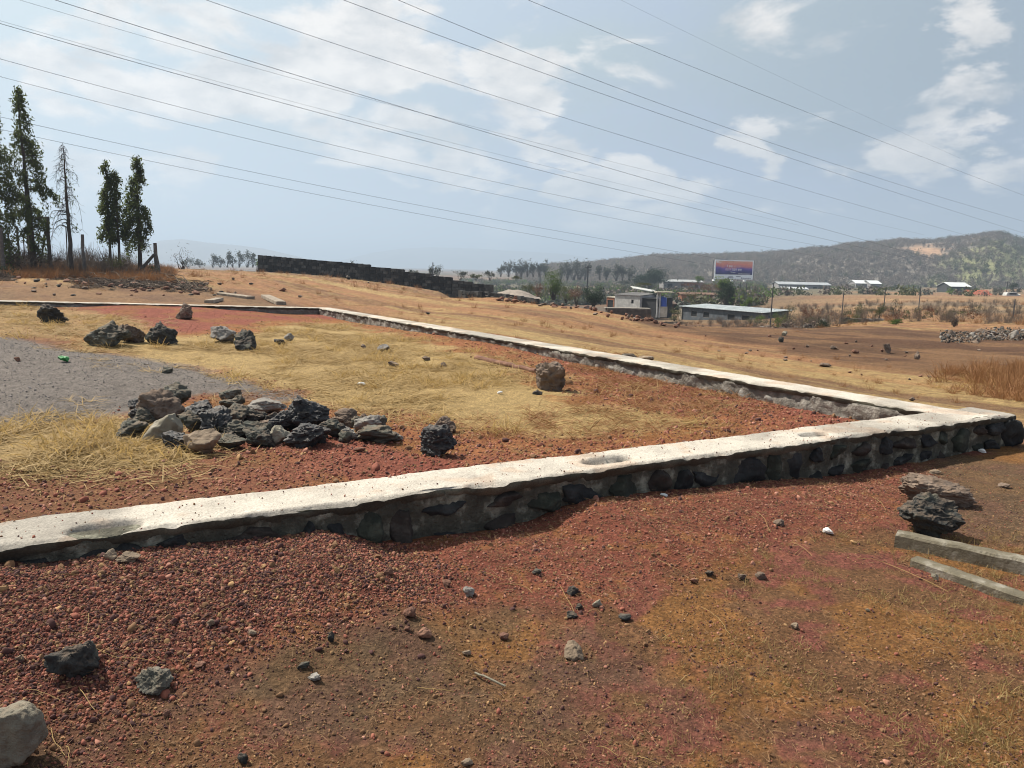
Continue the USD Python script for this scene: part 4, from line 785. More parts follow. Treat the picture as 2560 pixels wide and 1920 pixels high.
# long single stalks one can point at
for k, (a, b, w) in enumerate([((1188, 1688), (1264, 1722), .0045), ((1042, 1725), (1136, 1735), .0022), ((1311, 1861), (1358, 1873), .002), ((1492, 1873), (1546, 1898), .002), ((1595, 1900), (1645, 1918), .0022), ((197, 1723), (236, 1783), .0022), ((128, 1829), (165, 1897), .002),
                               ((165, 1872), (167, 1925), .0018), ((183, 1618), (300, 1655), .0016), ((302, 1650), (414, 1673), .0018), ((540, 1549), (579, 1526), .002), ((105, 1453), (197, 1442), .0018), ((2213, 1412), (2372, 1485), .0026), ((2140, 1400), (2213, 1412), .002), ((1754, 1522), (1823, 1591), .0018),
                               ((1892, 1282), (1924, 1337), .0022), ((2180, 1245), (2215, 1280), .0022), ((315, 1498), (362, 1505), .0018), ((222, 1540), (214, 1590), .0018), ((1210, 1435), (1260, 1455), .002), ((1245, 1465), (1330, 1488), .002), ((1400, 1470), (1440, 1545), .002), ((60, 1730), (150, 1760), .0018), ((1640, 1400), (1700, 1432), .002), ((1980, 1360), (2030, 1395), .002)]):
    A, B = gp(*a), gp(*b); n = 9; P = np.linspace(A, B, n); rk = np.random.default_rng(600 + k)
    P[:, 2] = np.maximum(P[:, 2], np.maximum(height(P[:, 0], P[:, 1]), P[:, 2]).mean() - .01) + .010 + .01 * np.sin(np.linspace(0, 3.1, n)); P[:, :2] += rk.normal(0, .0015, (n, 2)) + np.outer(np.sin(np.linspace(0, 3.14, n)), rk.normal(0, .012, 2))
    mb = MB(); mb.tube(P, w * (.62 if k else 1), 5)
    if k == 0: obj('straw_stalk', mb.mesh(), palerock, None, 'thick pale stick lying in the middle of the foreground soil', 'stick', smooth=True)
    else: obj('straw_stalk', mb.mesh(), strawm, None, 'long thin pale straw stalk lying on the foreground ground', 'straw', 'long straw stalks in the foreground', smooth=True)
A = gp(1017, 1356); mb = MB(); mb.tube([A, A + [-.03, .02, .07], A + [-.075, .03, .125]], .0018, 5)
obj('straw_stalk', mb.mesh(), strawm, None, 'curved straw stalk standing up against the near plinth', 'straw', smooth=True)

twigs = mat('dark_twigs', (.055, .040, .030), .95, .4, 8, warm=(.11, .082, .062))
def brush(seed):
    r = np.random.default_rng(seed); mb = MB()
    for _ in range(26):
        c = r.normal(0, .28, 3) * [1, 1, .0] + [0, 0, abs(r.normal(0, .06)) + .02]; a = r.uniform(0, 6.28); h = np.array([math.cos(a), math.sin(a), r.normal(0, .18)]) * r.uniform(.12, .45)
        mb.tube([c - h, c + r.normal(0, .03, 3), c + h], [.014, .012, .006], 4)
    return mb.mesh()
n = 300; pxs = np.concatenate([gr.uniform(190, 520, 210), gr.uniform(-40, 190, 90)]); pys = np.concatenate([gr.normal(702, 8, 210) + (pxs[:210] - 190) * .06, gr.normal(690, 6, 90)])
P = np.array([gp(a, b) for a, b in zip(pxs, pys)])
instancer('brush_debris', 'dark broken twigs and clods dumped along the soil below the fence', [('brush', brush(461), twigs), ('brush', brush(462), wood), ('clod', rock(463, (.34, .3, .2), 12, 2, .15, 0, .5), brownrock), ('clod', rock(464, (.3, .3, .22), 12, 2, .15, 0, .5), redrock)], P, gr.choice(4, n, p=[.26, .20, .28, .26]), gr.uniform(.35, .9, n), gr.uniform(0, 6.28, n))

# dust and crumbs lying on the capping, sparse sprouting grass at the lower right
ns = 620; sg, tg2 = gr.uniform(-.1, 8.5, ns), -CW * gr.beta(.7, .7, ns); q = CORNER + sg[:, None] * E1 + tg2[:, None] * NF
instancer('cap_crumbs', 'red crumbs and grit lying on the pale top of the plinth', pp[:4], np.column_stack([q, np.full(ns, ZT + .002)]), gr.integers(0, 4, ns), np.exp(gr.normal(0, .4, ns)) * .006, randquat(ns, gr))
n = 9000; q = np.column_stack([gr.uniform(-.2, .8, n), np.exp(gr.uniform(math.log(1.75), math.log(5.2), n))]); q[:, 0] *= q[:, 1]
w = smoothstep((q[:, 0] / q[:, 1] - .05) / .45) * smoothstep((fbm2(q[:, 0], q[:, 1], 2.0, 4, 87) - .44) / .12); q = q[(gr.random(n) < w * .55) & ((q - CORNER) @ NF > .9)]
sprm = leaf_mat('pale_sprouts', [(0, (.26, .18, .07)), (.5, (.46, .34, .15)), (1, (.66, .54, .30))], .2)
spr = [('sprout', tuft(471 + k, 9, .015, .05, 10, 75, .012, .0009, .4), sprm) for k in range(3)]
instancer('grass_sprouts', 'thin dry grass sprouting from the soil at the lower right', spr, np.column_stack([q, height(q[:, 0], q[:, 1])]), gr.integers(0, 3, len(q)), gr.uniform(.6, 1.5, len(q)), gr.uniform(0, 6.28, len(q)))
# ---------------------------------------------------------------- trees and scrub at the left
bark = mat('dark_bark', (.055, .045, .038), .95, .4, 9, bump=.01, bscale=30, warm=(.09, .075, .06))
greybark = mat('grey_bark', (.13, .115, .10), .95, .35, 9, warm=(.18, .165, .145))
mast_leaf = leaf_mat('mast_leaf', [(0, (.08, .10, .03)), (.45, (.19, .22, .07)), (.8, (.32, .33, .12)), (1, (.42, .40, .18))], .55)
grey_leaf = leaf_mat('dusty_leaf', [(0, (.075, .08, .062)), (.5, (.115, .118, .09)), (1, (.17, .165, .13))], .3)
green_leaf = leaf_mat('fresh_leaf', [(0, (.08, .12, .025)), (.5, (.17, .22, .05)), (1, (.32, .34, .10))], .45)
dark_leaf = leaf_mat('dark_leaf', [(0, (.016, .030, .012)), (.5, (.035, .058, .022)), (1, (.07, .10, .04))], .25)
olive_leaf = leaf_mat('olive_leaf', [(0, (.07, .075, .025)), (.5, (.13, .125, .045)), (1, (.22, .19, .08))], .35)
rust_leaf = leaf_mat('rusty_leaf', [(0, (.12, .045, .02)), (.5, (.23, .09, .04)), (1, (.33, .16, .08))], .3)
drym = leaf_mat('dry_twig', [(0, (.12, .092, .07)), (.5, (.21, .165, .125)), (1, (.32, .26, .20))], .1)
def leaf_quads(c, L, W, rng, droop=0.0):
    """A two-triangle folded leaf at each centre."""
    n = len(c); u = rng.normal(size=(n, 3)); u[:, 2] -= droop; u /= np.linalg.norm(u, axis=1, keepdims=True)
    w = np.cross(u, rng.normal(size=(n, 3))); w /= np.linalg.norm(w, axis=1, keepdims=True) + 1e-9
    Ls, Ws = (np.broadcast_to(L, n) * rng.uniform(.6, 1.3, n))[:, None], (np.broadcast_to(W, n) * rng.uniform(.6, 1.3, n))[:, None]
    v = np.stack([c - u * Ls * .5, c + w * Ws * .5, c + u * Ls * .5, c - w * Ws * .5], 1).reshape(-1, 3)
    k = np.arange(n) * 4
    return v, np.vstack([np.stack([k, k + 1, k + 2], 1), np.stack([k, k + 2, k + 3], 1)])
def bend_path(rng, a, b, n=7, wob=.02):
    P = np.linspace(a, b, n); L = np.linalg.norm(np.subtract(b, a)); P[1:-1] += rng.normal(0, wob * L, (n - 2, 3)); return P
def mast_tree(name, label, base, H, R, seed, foot=.2, dens=1.0, bare=False, lean=(0, 0), stems=1, group=None, top=1.0, lw=1.0):
    """A slim tree with drooping branches hung with long leaves."""
    rng = np.random.default_rng(seed); t = thing(name, label, 'tree', base, 0, group)
    tb, bb, C = MB(), MB(), []
    for s in range(stems):
        off = np.array([(s - (stems - 1) / 2) * .42, rng.normal(0, .1), 0]) if stems > 1 else np.zeros(3)
        hh = H * (1 - .07 * s)
        tr = bend_path(rng, off - [0, 0, .25], off + np.array([lean[0] * hh, lean[1] * hh, hh]), 12, .0022)
        tb.tube(tr, np.linspace(.018 * H + .015, .012, 12) / (1 if stems == 1 else 1.4), 7)
        nb = int((46 if not bare else 30) * dens * (.75 if stems > 1 else 1) + 4)
        for k in range(nb):
            f = foot + (1 - foot) * (k + rng.random()) / nb
            p = np.array([np.interp(f * hh, tr[:, 2], tr[:, j]) for j in range(3)])
            g = (f - foot) / (1 - foot)
            prof = R * (.62 + .38 * math.sin(math.pi * min(1, g * .8 + .25))) * (1 - .80 * max(0, (g - .45) / .55) ** 1.8) * rng.uniform(.35, 1.25)
            az = rng.uniform(0, 6.283); hd = np.array([math.cos(az), math.sin(az), 0])
            dr = prof * rng.uniform(.6, 1.5) + .12
            n = 8; q = np.linspace(0, 1, n)
            P = p + hd * (prof * (1 - (1 - q) ** 1.6))[:, None] + np.array([0, 0, 1.0]) * (prof * .35 * np.sin(q * 2.2) - dr * q ** 2.2)[:, None]
            P += rng.normal(0, .02, P.shape)
            bb.tube(P, np.linspace(.012 + .003 * H * (1 - g), .004, n), 4, cap=False)
            if bare:
                for j in range(2, n):
                    for _ in range(2):
                        e = P[j] + rng.normal(0, .16, 3) * [1, 1, .4] + [0, 0, -.22]; bb.tube([P[j], (P[j] + e) / 2 + rng.normal(0, .03, 3), e], [.006, .005, .003], 3, cap=False)
                continue
            m = int(rng.uniform(40, 105) * dens * lw * (prof / R + .3))
            if rng.random() < .25: m //= 6
            w = rng.beta(2.2, 1.3, m); ii = w * (n - 1); i0 = np.minimum(ii.astype(int), n - 2); fr = (ii - i0)[:, None]
            cl = P[i0] * (1 - fr) + P[i0 + 1] * fr
            C.append(cl + rng.normal(0, 1, (m, 3)) * np.array([.10, .10, .10]) * (.6 + .3 * H / 6) - [0, 0, .05])
    obj('trunk', tb.mesh(), bark, t, smooth=True); obj('branches', bb.mesh(), bark, t)
    if C: obj('crown', leaf_quads(np.vstack(C), .19, .062, rng, .8), mast_leaf, t)
    if bare: obj('crown', leaf_quads(np.vstack([rng.normal(0, .12, (60, 3)) + [.25, 0, H * .36], np.clip(rng.normal(0, 1, (110, 3)), -1.6, 1.6) * [.22, .22, H * .13] + [0, 0, H * .68]]), .14, .045, rng, 1), mast_leaf, t)
    return t
def rooted(px, py, d):
    p = at(px, py, d); z = gz(p[0], p[1]); return np.array([p[0], p[1], z])
def top_h(base, px, py):
    """How tall a thing standing at base is if its top shows at pixel row py."""
    return float(at(px, py, base[1])[2] - base[2])
b = rooted(-12, 640, 37); mast_tree('mast_tree', 'tallest drooping tree, half cut off by the left edge', b, top_h(b, -12, 185), .95, 51, .12, 1.9, lean=(0.01, 0))
b = rooted(84, 640, 38); mast_tree('mast_tree', 'tall ragged drooping tree beside the wooden frame', b, top_h(b, 70, 218), 1.0, 52, .13, 1.5, lean=(-.03, 0), lw=1.25)
b = rooted(178, 650, 38); mast_tree('bare_tree', 'bare dead drooping tree between the ragged tree and the paired trunks', b, top_h(b, 172, 358), .98, 53, .36, 1.0, bare=True, lean=(-.012, 0))
b = rooted(290, 668, 39); mast_tree('mast_tree', 'smaller twin-stemmed drooping tree left of the fence corner', b, top_h(b, 295, 405), .46, 54, .34, 1.1, stems=2)
b = rooted(351, 690, 40); mast_tree('mast_tree', 'dense dark green drooping tree next to the fence corner post', b, top_h(b, 355, 390), .66, 55, .24, 1.35, lean=(.012, 0))
postm = mat('old_post_wood', (.085, .072, .062), .95, .4, 8, bump=.01, bscale=30, warm=(.14, .12, .10))
stonepost = mat('stone_post', (.10, .088, .078), .95, .35, 10, bump=.01, bscale=30, warm=(.17, .15, .13))
def post(px, top, d, r, label, mt=postm, lean=0.0, group=None):
    b = rooted(px, 650, d); h = top_h(b, px, top); mb = MB(); rr = np.random.default_rng(int(px) + 7)
    P = np.linspace(b - [0, 0, .3], b + [lean * h, 0, h], 7) + rr.normal(0, r * .12, (7, 3)); mb.tube(P, r * rr.uniform(.88, 1.1, 7), 7)
    return obj('fence_post', mb.mesh(), mt, None, label, 'fence post', group, smooth=40)
post(6, 570, 36, .085, 'thick fence post nearest the left edge', stonepost); post(25, 584, 38, .045, 'thin fence post right of the thick one at the left edge'); post(48, 566, 39, .05, 'fence post left of the ragged tall tree')
post(62, 586, 40, .03, 'thin stake just left of the ragged tall tree'); post(209, 586, 37, .075, 'squared stone fence post right of the bare tree', stonepost); post(168, 566, 41, .03, 'thin stake just left of the bare tree', lean=.01)
fc = thing('corner_post', 'leaning braced corner post of the wire fence right of the dense tree', 'fence post', rooted(392, 690, 39)); k = 39 / FPX
mb = MB(); mb.tube(np.array([[0, 0, -.3], [.0, 0, .5], [-.02, 0, 84 * k]]), [.10, .095, .085], 7); obj('post', mb.mesh(), stonepost, fc, smooth=40)
mb = MB(); mb.tube(np.array([[-62 * k, -.3, .05], [-30 * k, -.15, 24 * k], [-3 * k, -.05, 56 * k]]), [.075, .08, .075], 6); obj('brace', mb.mesh(), postm, fc, smooth=40)
mb = MB(); mb.tube(np.array([[12 * k, -.15, -.1], [8 * k, -.1, 24 * k], [2 * k, -.05, 56 * k]]), [.075, .075, .06], 6); obj('brace', mb.mesh(), stonepost, fc, smooth=40)
fb = rooted(125, 640, 38.5); k = 38.5 / FPX; H = top_h(fb, 125, 543)
fr = thing('gate_frame', 'dark wooden frame with slanting strut behind the ragged tall tree', 'frame', fb)
for nm, P, r in (('post', [[0, 0, -.3], [0, 0, H]], .085), ('post', [[-58 * k, .2, -.3], [-56 * k, .2, H * .93]], .05), ('rail', [[-45 * k, .02, H - .04], [3 * k, .02, H - .02]], .06), ('rail', [[-64 * k, .05, H * .20], [2 * k, .05, H * .22]], .045), ('strut', [[-33 * k, .1, .1], [-3 * k, .05, H * .87]], .04)):
    mb = MB(); mb.tube(bend_path(np.random.default_rng(3), np.array(P[0]), np.array(P[1]), 5, .006), r, 6); obj(nm, mb.mesh(), postm, fr, smooth=40)
def dry_bush(seed, h, n, spread=.35):
    r = np.random.default_rng(seed); mb = MB()
    for _ in range(n):
        az, el, L = r.uniform(0, 6.28), math.radians(r.uniform(35, 88)), h * r.uniform(.5, 1.1)
        a = np.array([r.normal(0, spread * h * .3), r.normal(0, spread * h * .3), 0]); d = np.array([math.cos(az) * math.cos(el), math.sin(az) * math.cos(el), math.sin(el)])
        m = a + d * L * .5 + r.normal(0, .04 * h, 3); e = a + d * L + r.normal(0, .07 * h, 3)
        mb.tube([a, m, e], [.008, .006, .003], 3, cap=False)
        for _ in range(2):
            s = a + (e - a) * r.uniform(.35, .9); mb.tube([s, s + r.normal(0, .14 * h, 3) + [0, 0, .1 * h]], [.005, .003], 3, cap=False)
    return mb.mesh()
bush = [('dry_bush', dry_bush(501 + k, 1.0, 26), drym) for k in range(4)]
n = 210; pxs, ds = gr.uniform(-60, 400, n), gr.uniform(36, 52, n); q = at(pxs, 660, ds)[:, :2]
instancer('dry_scrub', 'grey leafless scrub and dry stalks under the left trees', bush, np.column_stack([q, height(q[:, 0], q[:, 1]) - .03]), gr.integers(0, 4, n), gr.uniform(.45, 1.15, n) * np.where(pxs > 330, .55, 1.0) * gr.choice([.7, 1, 1.35], n), gr.uniform(0, 6.28, n))
n = 1300; pxs, ds = gr.uniform(-60, 430, n), gr.uniform(33.5, 50, n); q = at(pxs, 660, ds)[:, :2]
big_or = [('tuft', tuft(441 + k, 60, .3, .8, 30, 85, .16, .009, .5), orangem) for k in range(3)]
instancer('dry_grass_bank', 'rusty dry grass along the fence under the left trees', big_or + [('tuft', tuft(445, 60, .3, .7, 25, 80, .16, .009, .5), drym)], np.column_stack([q, height(q[:, 0], q[:, 1]) - .03]), gr.choice(4, n, p=[.27, .27, .2, .26]), gr.uniform(.4, .95, n), gr.uniform(0, 6.28, n))
def shrub(name, label, base, w, h, leafm, seed, n=None, leaf=.1, cat='shrub', group=None, stemh=.25, clumps=9, flat=.8):
    """A bush: a few stems and leaf clumps spread through an uneven crown."""
    rng = np.random.default_rng(seed); t = thing(name, label, cat, base, 0, group); sb, C = MB(), []
    n = n or 900
    for k in range(clumps):
        az, rr2 = rng.uniform(0, 6.28), math.sqrt(rng.random()) * w * .40
        c = np.array([math.cos(az) * rr2, math.sin(az) * rr2, h * (stemh + (1 - stemh) * rng.uniform(.12, .86) * (1 - .45 * (rr2 / (w * .45)) ** 2))])
        sb.tube(bend_path(rng, np.array([rng.normal(0, .04 * w), rng.normal(0, .04 * w), -.1]), c, 5, .05), np.linspace(.016 * h + .006, .006, 5), 5, cap=False)
        s = np.array([w * .20, w * .20, h * .15]) * rng.uniform(.65, 1.25)
        C.append(c + rng.normal(0, 1, (n // clumps, 3)) * s * .62)
    C = np.vstack(C); C = C[C[:, 2] > .03]; C[:, 2] = np.minimum(C[:, 2], h * 1.02)
    obj('stems', sb.mesh(), bark, t); obj('foliage' if cat == 'shrub' else 'crown', leaf_quads(C, leaf, leaf * .5, rng, .1), leafm, t)
    return t
shrub('shrub', 'low yellowing green shrub at the foot of the paired trees', rooted(283, 668, 37.5), 1.1, 1.1, olive_leaf, 61, 500, .09)
shrub('shrub', 'small green shrub at the foot of the fence corner post', rooted(385, 690, 38.4), .5, .8, olive_leaf, 62, 160, .08)
shrub('shrub', 'dusty dark bush at the base of the ragged tall tree', rooted(75, 655, 37.2), 2.2, 1.2, leaf_mat('dusty_brown_leaf', [(0, (.06, .04, .025)), (1, (.17, .115, .07))]), 63, 900, .09)
shrub('shrub', 'small dark green weed below the thick fence post at left', rooted(8, 690, 33), 1.0, .6, dark_leaf, 64, 260, .08)
shrub('shrub', 'small dry bush left of the far black wall beyond the fence corner', rooted(455, 672, 60), 1.6, 2.0, drym, 65, 120, .1)
# ---------------------------------------------------------------- black stone compound wall
block_m = [mat('black_block_%s' % s, c, .95, .4, 3, bump=.02, bscale=12, warm=w) for s, c, w in (('a', (.030, .029, .028), (.06, .057, .053)), ('b', (.060, .057, .053), (.10, .095, .086)), ('c', (.020, .019, .019), (.034, .032, .031)))]
jointm = mat('dark_joint', (.085, .078, .070), .95, .3, 5)
cw = thing('compound_wall', 'long stepped wall of black stone blocks on the slope beyond the track', 'wall')
rw = np.random.default_rng(31)
SEG = [(645, 637, 925, 661), (926, 666, 1010, 673), (1011, 679, 1080, 684), (1081, 689, 1130, 693), (1131, 700, 1180, 704), (1181, 708, 1232, 712)]
def wall_d(px): return 75.0 - (px - 645) / 587 * 6.5
for i, (x0, y0, x1, y1) in enumerate(SEG):
    A, B = at(x0, y0, wall_d(x0)), at(x1, y1, wall_d(x1)); L = float(np.hypot(*(B - A)[:2])); d = (B - A)[:2] / L; nrm = np.array([d[1], -d[0]]); ang = math.atan2(d[1], d[0])
    ncol = max(2, int(L / .52)); g0 = min(gz(*A[:2]), gz(*B[:2])) - .15
    mb = MB(); zt = min(A[2], B[2]); mid = (A + B) / 2
    # core follows the sloping top
    c = [np.append(A[:2] - nrm * .0, g0), np.append(B[:2] - nrm * .0, g0), np.append(B[:2] - nrm * .25, g0), np.append(A[:2] - nrm * .25, g0), np.append(A[:2], A[2] - .03), np.append(B[:2], B[2] - .03), np.append(B[:2] - nrm * .25, B[2] - .03), np.append(A[:2] - nrm * .25, A[2] - .03)]
    mb.add(c, [[0, 1, 5, 4], [1, 2, 6, 5], [2, 3, 7, 6], [3, 0, 4, 7], [4, 5, 6, 7], [0, 3, 2, 1]]); obj('core', mb.mesh(), jointm, cw)
    for cc in range(ncol):
        top = A[2] + (B[2] - A[2]) * (cc + .5) / ncol; g = gz(*(A[:2] + d * L * (cc + .5) / ncol)); rows = max(1, min(5, int(round((top - g + .1) / .30))))
        for r in range(rows):
            hgt = .30; z = top - hgt * (r + .5); u = L * (cc + .5 + (.25 if r % 2 else -.25) * (0 < cc < ncol - 1)) / ncol
            P = A[:2] + d * u + nrm * (.02 + rw.uniform(-.012, .02)); mb = MB()
            mb.box([P[0], P[1], z], (L / ncol * rw.uniform(.88, .97), .12, hgt * rw.uniform(.86, .96)), ang, .012, rw); obj('block', mb.mesh(), block_m[rw.integers(0, 3)], cw)
shrub('shrub', 'green climber at the left end of the black wall', rooted(643, 668, 75.5), .7, 1.3, green_leaf, 66, 200, .12)
rwall = thing('retaining_wall', 'low dark retaining wall stepping down behind the right end of the black wall', 'wall')
PX = [(1150, 726, 739), (1210, 729, 745), (1270, 735, 752), (1345, 747, 760)]
for (x0, t0, b0), (x1, t1, b1) in zip(PX[:-1], PX[1:]):
    A, B = at(x0, t0, 52), at(x1, t1, 50); d = (B - A)[:2]; L = np.hypot(*d); d /= L; nrm = np.array([d[1], -d[0]])
    for k in range(6):
        for r in range(2):
            p = A + (B - A) * (k + .5) / 6; mb = MB(); mb.box([p[0], p[1], p[2] - .13 - .24 * r], (L / 6 * .95, .3, .22), math.atan2(d[1], d[0]), .015, rw); obj('block', mb.mesh(), block_m[rw.integers(0, 3)], rwall)
def heap_mesh(w, d, h, seed, n=40):
    """A tipped heap: an uneven cone spread out at its foot."""
    u = np.linspace(-1, 1, n); X, Y = np.meshgrid(u, u, indexing='ij'); rr = np.hypot(X - .25 * (1 - np.abs(X)), Y) + .25 * (fbm2(X, Y, 2.2, 4, seed) - .5)
    Z = 1.15 * h * smoothstep(1.1 - rr) - .25 * h + .55 * h * (fbm2(X, Y, 3.1, 4, seed + 2) - .5) + .2 * h * (fbm2(X, Y, 11, 3, seed + 1) - .5)
    i, j = np.meshgrid(np.arange(n - 1), np.arange(n - 1), indexing='ij')
    return np.stack([X * w, Y * d, Z], -1).reshape(-1, 3), np.stack([i * n + j, (i + 1) * n + j, (i + 1) * n + j + 1, i * n + j + 1], -1).reshape(-1, 4)
gh = at(1272, 740, 62); obj('gravel_heap', (lambda m: (m[0] + gh, m[1]))(heap_mesh(2.5, 2.4, .55, 5)), mat('pale_gravel', (.24, .20, .165), .95, .5, 14, bump=.03, bscale=20, warm=(.34, .29, .24)), None, 'pale heap of gravel beyond the right end of the black wall', 'heap', smooth=True)
for k, (px, py, w, h, lab) in enumerate([(870, 699, 13, 11, 'dark lump at the foot of the black wall, left of two'), (915, 697, 11, 12, 'dark upright lump at the foot of the black wall, right of two')]): R(px, py, w, h, 'dark', lab, 'stone', name='stone')
for k, (px, py, lab) in enumerate([(921, 708, 'white speck-like stone below the middle of the black wall, first from left'), (1009, 703, 'white marker stone standing at the black wall'), (1043, 711, 'white stone below the lower steps of the black wall, left one'), (1073, 713, 'white stone below the lower steps of the black wall, middle one'), (1091, 717, 'white stone below the lower steps of the black wall, right one')]): R(px, py, 7, 5 + 4 * (k == 1), 'pale', lab, 'stone', name='stone', sub=2)
# ---------------------------------------------------------------- sheds, huts, tank, billboard
tin = mat('tin_roof', (.36, .385, .38), .6, .35, 1.3, warm=(.50, .52, .50), metallic=.2, spec=.3)
whitetin = mat('white_tin_wall', (.40, .395, .37), .8, .35, 2.0, warm=(.50, .49, .46))
dirtywall = mat('dark_shed_wall', (.075, .085, .095), .85, .35, 1.6, warm=(.12, .13, .14))
creamwall = mat('cream_wall', (.42, .37, .29), .9, .3, 2)
darkin = mat('dark_opening', (.012, .012, .012), .8, .2, 3)
framem = mat('grey_frame', (.16, .15, .14), .8, .2, 4)
redroof = mat('red_roof', (.30, .085, .045), .8, .3, 2)
brickm = mat('raw_brick', (.24, .10, .055), .9, .35, 3)
def corrugated(w, d, rise, amp=.03, pitch=.28, thick=.02):
    """A ribbed sheet w wide (x), d deep (y), rising by rise towards the back."""
    n = int(w / pitch * 4) + 1; x = np.linspace(0, w, n); z = amp * np.sin(x / pitch * 2 * math.pi)
    rows = [(0, 0, 0), (d, rise, 0), (d, rise, -thick), (0, 0, -thick)]
    V = np.concatenate([np.stack([x, np.full(n, y), z + zz + t], 1) for y, zz, t in rows]); F = []
    for a, b2 in ((0, 1), (1, 2), (2, 3), (3, 0)):
        i = np.arange(n - 1); F.append(np.stack([a * n + i, a * n + i + 1, b2 * n + i + 1, b2 * n + i], 1))
    return V, np.vstack(F)
def shed(name, label, A, B, depth, hgt, wallm, roofm, rise=.35, over=.3, windows=(), cat='shed', base=-1.0, side=None, thick=.12, posts=0, group=None):
    """A lean-to building: front wall from A to B (world, at floor level), openings at (u0, u1, z0, z1)."""
    A, B = np.array(A, float), np.array(B, float); L = float(np.hypot(*(B - A)[:2])); rz = math.atan2(*(B - A)[:2][::-1])
    t = thing(name, label, cat, A, rz, group); mb = MB()
    zs = sorted({base, hgt, *[z for w in windows for z in w[2:]]}); us = [0.0]
    for w in sorted(windows): us += [w[0], w[1]]
    us.append(L)
    for k in range(len(us) - 1):
        u0, u1 = us[k], us[k + 1]
        if u1 - u0 < .02: continue
        win = next((w for w in windows if abs(w[0] - u0) < 1e-6), None)
        for z0, z1 in ([(base, hgt)] if win is None else [(base, win[2]), (win[3], hgt)]):
            mb.box([(u0 + u1) / 2, thick / 2, (z0 + z1) / 2], (u1 - u0, thick, z1 - z0))
    obj('front_wall', mb.mesh(), wallm, t)
    for u, nm in ((thick / 2, 'side_wall'), (L - thick / 2, 'side_wall')):
        v = np.array([[u - thick / 2, thick, base], [u + thick / 2, thick, base], [u + thick / 2, depth, base], [u - thick / 2, depth, base], [u - thick / 2, thick, hgt], [u + thick / 2, thick, hgt], [u + thick / 2, depth, hgt + rise * .9], [u - thick / 2, depth, hgt + rise * .9]])
        obj(nm, MB().add(v, [[0, 1, 5, 4], [1, 2, 6, 5], [2, 3, 7, 6], [3, 0, 4, 7], [4, 5, 6, 7], [0, 3, 2, 1]]).mesh(), side or wallm, t)
    obj('back_wall', MB().box([L / 2, depth - thick / 2, (base + hgt + rise * .85) / 2], (L - 2 * thick, thick, hgt + rise * .85 - base)).mesh(), wallm, t)
    for w in windows:
        p = obj('window', MB().box([(w[0] + w[1]) / 2, thick * .75, (w[2] + w[3]) / 2], (w[1] - w[0], .03, w[3] - w[2])).mesh(), darkin, t)
        fm = MB(); e = .05
        for cx, cz, sx, sz in (((w[0] + w[1]) / 2, w[3] - e / 2, w[1] - w[0], e), ((w[0] + w[1]) / 2, w[2] + e / 2, w[1] - w[0], e), (w[0] + e / 2, (w[2] + w[3]) / 2, e, w[3] - w[2] - 2 * e), (w[1] - e / 2, (w[2] + w[3]) / 2, e, w[3] - w[2] - 2 * e)): fm.box([cx, thick * .4, cz], (sx, .05, sz))
        obj('frame', fm.mesh(), framem, p)
    v, f = corrugated(L + 2 * over, depth + 2 * over, rise * (depth + 2 * over) / depth)
    obj('roof', (v + [-over, -over, hgt + .06 - rise * over / depth], f), roofm, t)
    for k in range(posts): obj('post', MB().box([L * k / max(1, posts - 1), -over * .6, (hgt + base) / 2 - .08], (.14, .14, hgt - base - .2)).mesh(), creamwall, t)
    return t, L, rz
A = at(1702, 803, 105); A2 = at(1904, 826, 92); zr = at(1702, 766, 105)[2]; hz = 2.15
A[2] = A2[2] = zr - hz
L = float(np.hypot(*(A2 - A)[:2]))
wins = [(L * u0, L * u1, .95, 1.72) for u0, u1 in ((.135, .215), (.295, .375), (.60, .69), (.765, .86))]
t, L, rz = shed('long_shed', 'long low grey shed with a pale sheet roof and four dark windows', A, A2, 4.2, hz, dirtywall, tin, rise=.26, over=.3, windows=wins)
for k in range(2): obj('corner_post', MB().box([.25 * k - .1, -.09, .5], (.12, .12, 3.0)).mesh(), creamwall, t)
# whitish hut, dark hut beside it, canopy, tank
A, B = at(1536, 770, 101), at(1599, 770, 98); zr = at(1560, 738, 100)[2]; A[2] = B[2] = zr - 2.0; L = float(np.hypot(*(B - A)[:2]))
shed('white_hut', 'whitewashed tin hut with one small dark window', A, B, 3.6, 2.0, whitetin, framem, rise=.25, over=.12, windows=[(L * .66, L * .76, 1.0, 1.5)])
A, B = at(1516, 770, 103), at(1534, 770, 101.5); zr = at(1525, 744, 102)[2]; A[2] = B[2] = zr - 1.5; L = float(np.hypot(*(B - A)[:2]))
shed('brick_porch', 'small raw brick porch with an open front left of the white hut', A, B, 2.5, 1.5, brickm, creamwall, rise=.1, over=.1, windows=[(L * .1, L * .9, .0, 1.2)])
A, B = at(1601, 770, 98.5), at(1642, 770, 96.5); zr = at(1620, 747, 97.5)[2]; A[2] = B[2] = zr - 1.4
shed('dark_hut', 'low dark tarpaulin covered hut between the white hut and the water tank', A, B, 3.0, 1.4, mat('black_tarp', (.03, .03, .032), .7, .4, 3), mat('black_tarp_roof', (.04, .04, .04), .7, .4, 3), rise=.1, over=.1)
can = thing('canopy', 'thin white slanting canopy roof behind the huts', 'canopy', at(1584, 722, 108)); C2 = at(1646, 733, 106) - at(1584, 722, 108); k = 107 / FPX
sl = np.array([[0, 0, 0], [C2[0], C2[1], C2[2]], [C2[0], C2[1] + 3.0, C2[2] + .25], [0, 3.0, .25]]); sl = np.vstack([sl, sl + [0, 0, .09]])
obj('roof_sheet', MB().add(sl, [[0, 3, 2, 1], [4, 5, 6, 7], [0, 1, 5, 4], [1, 2, 6, 5], [2, 3, 7, 6], [3, 0, 4, 7]]).mesh(), whitetin, can)
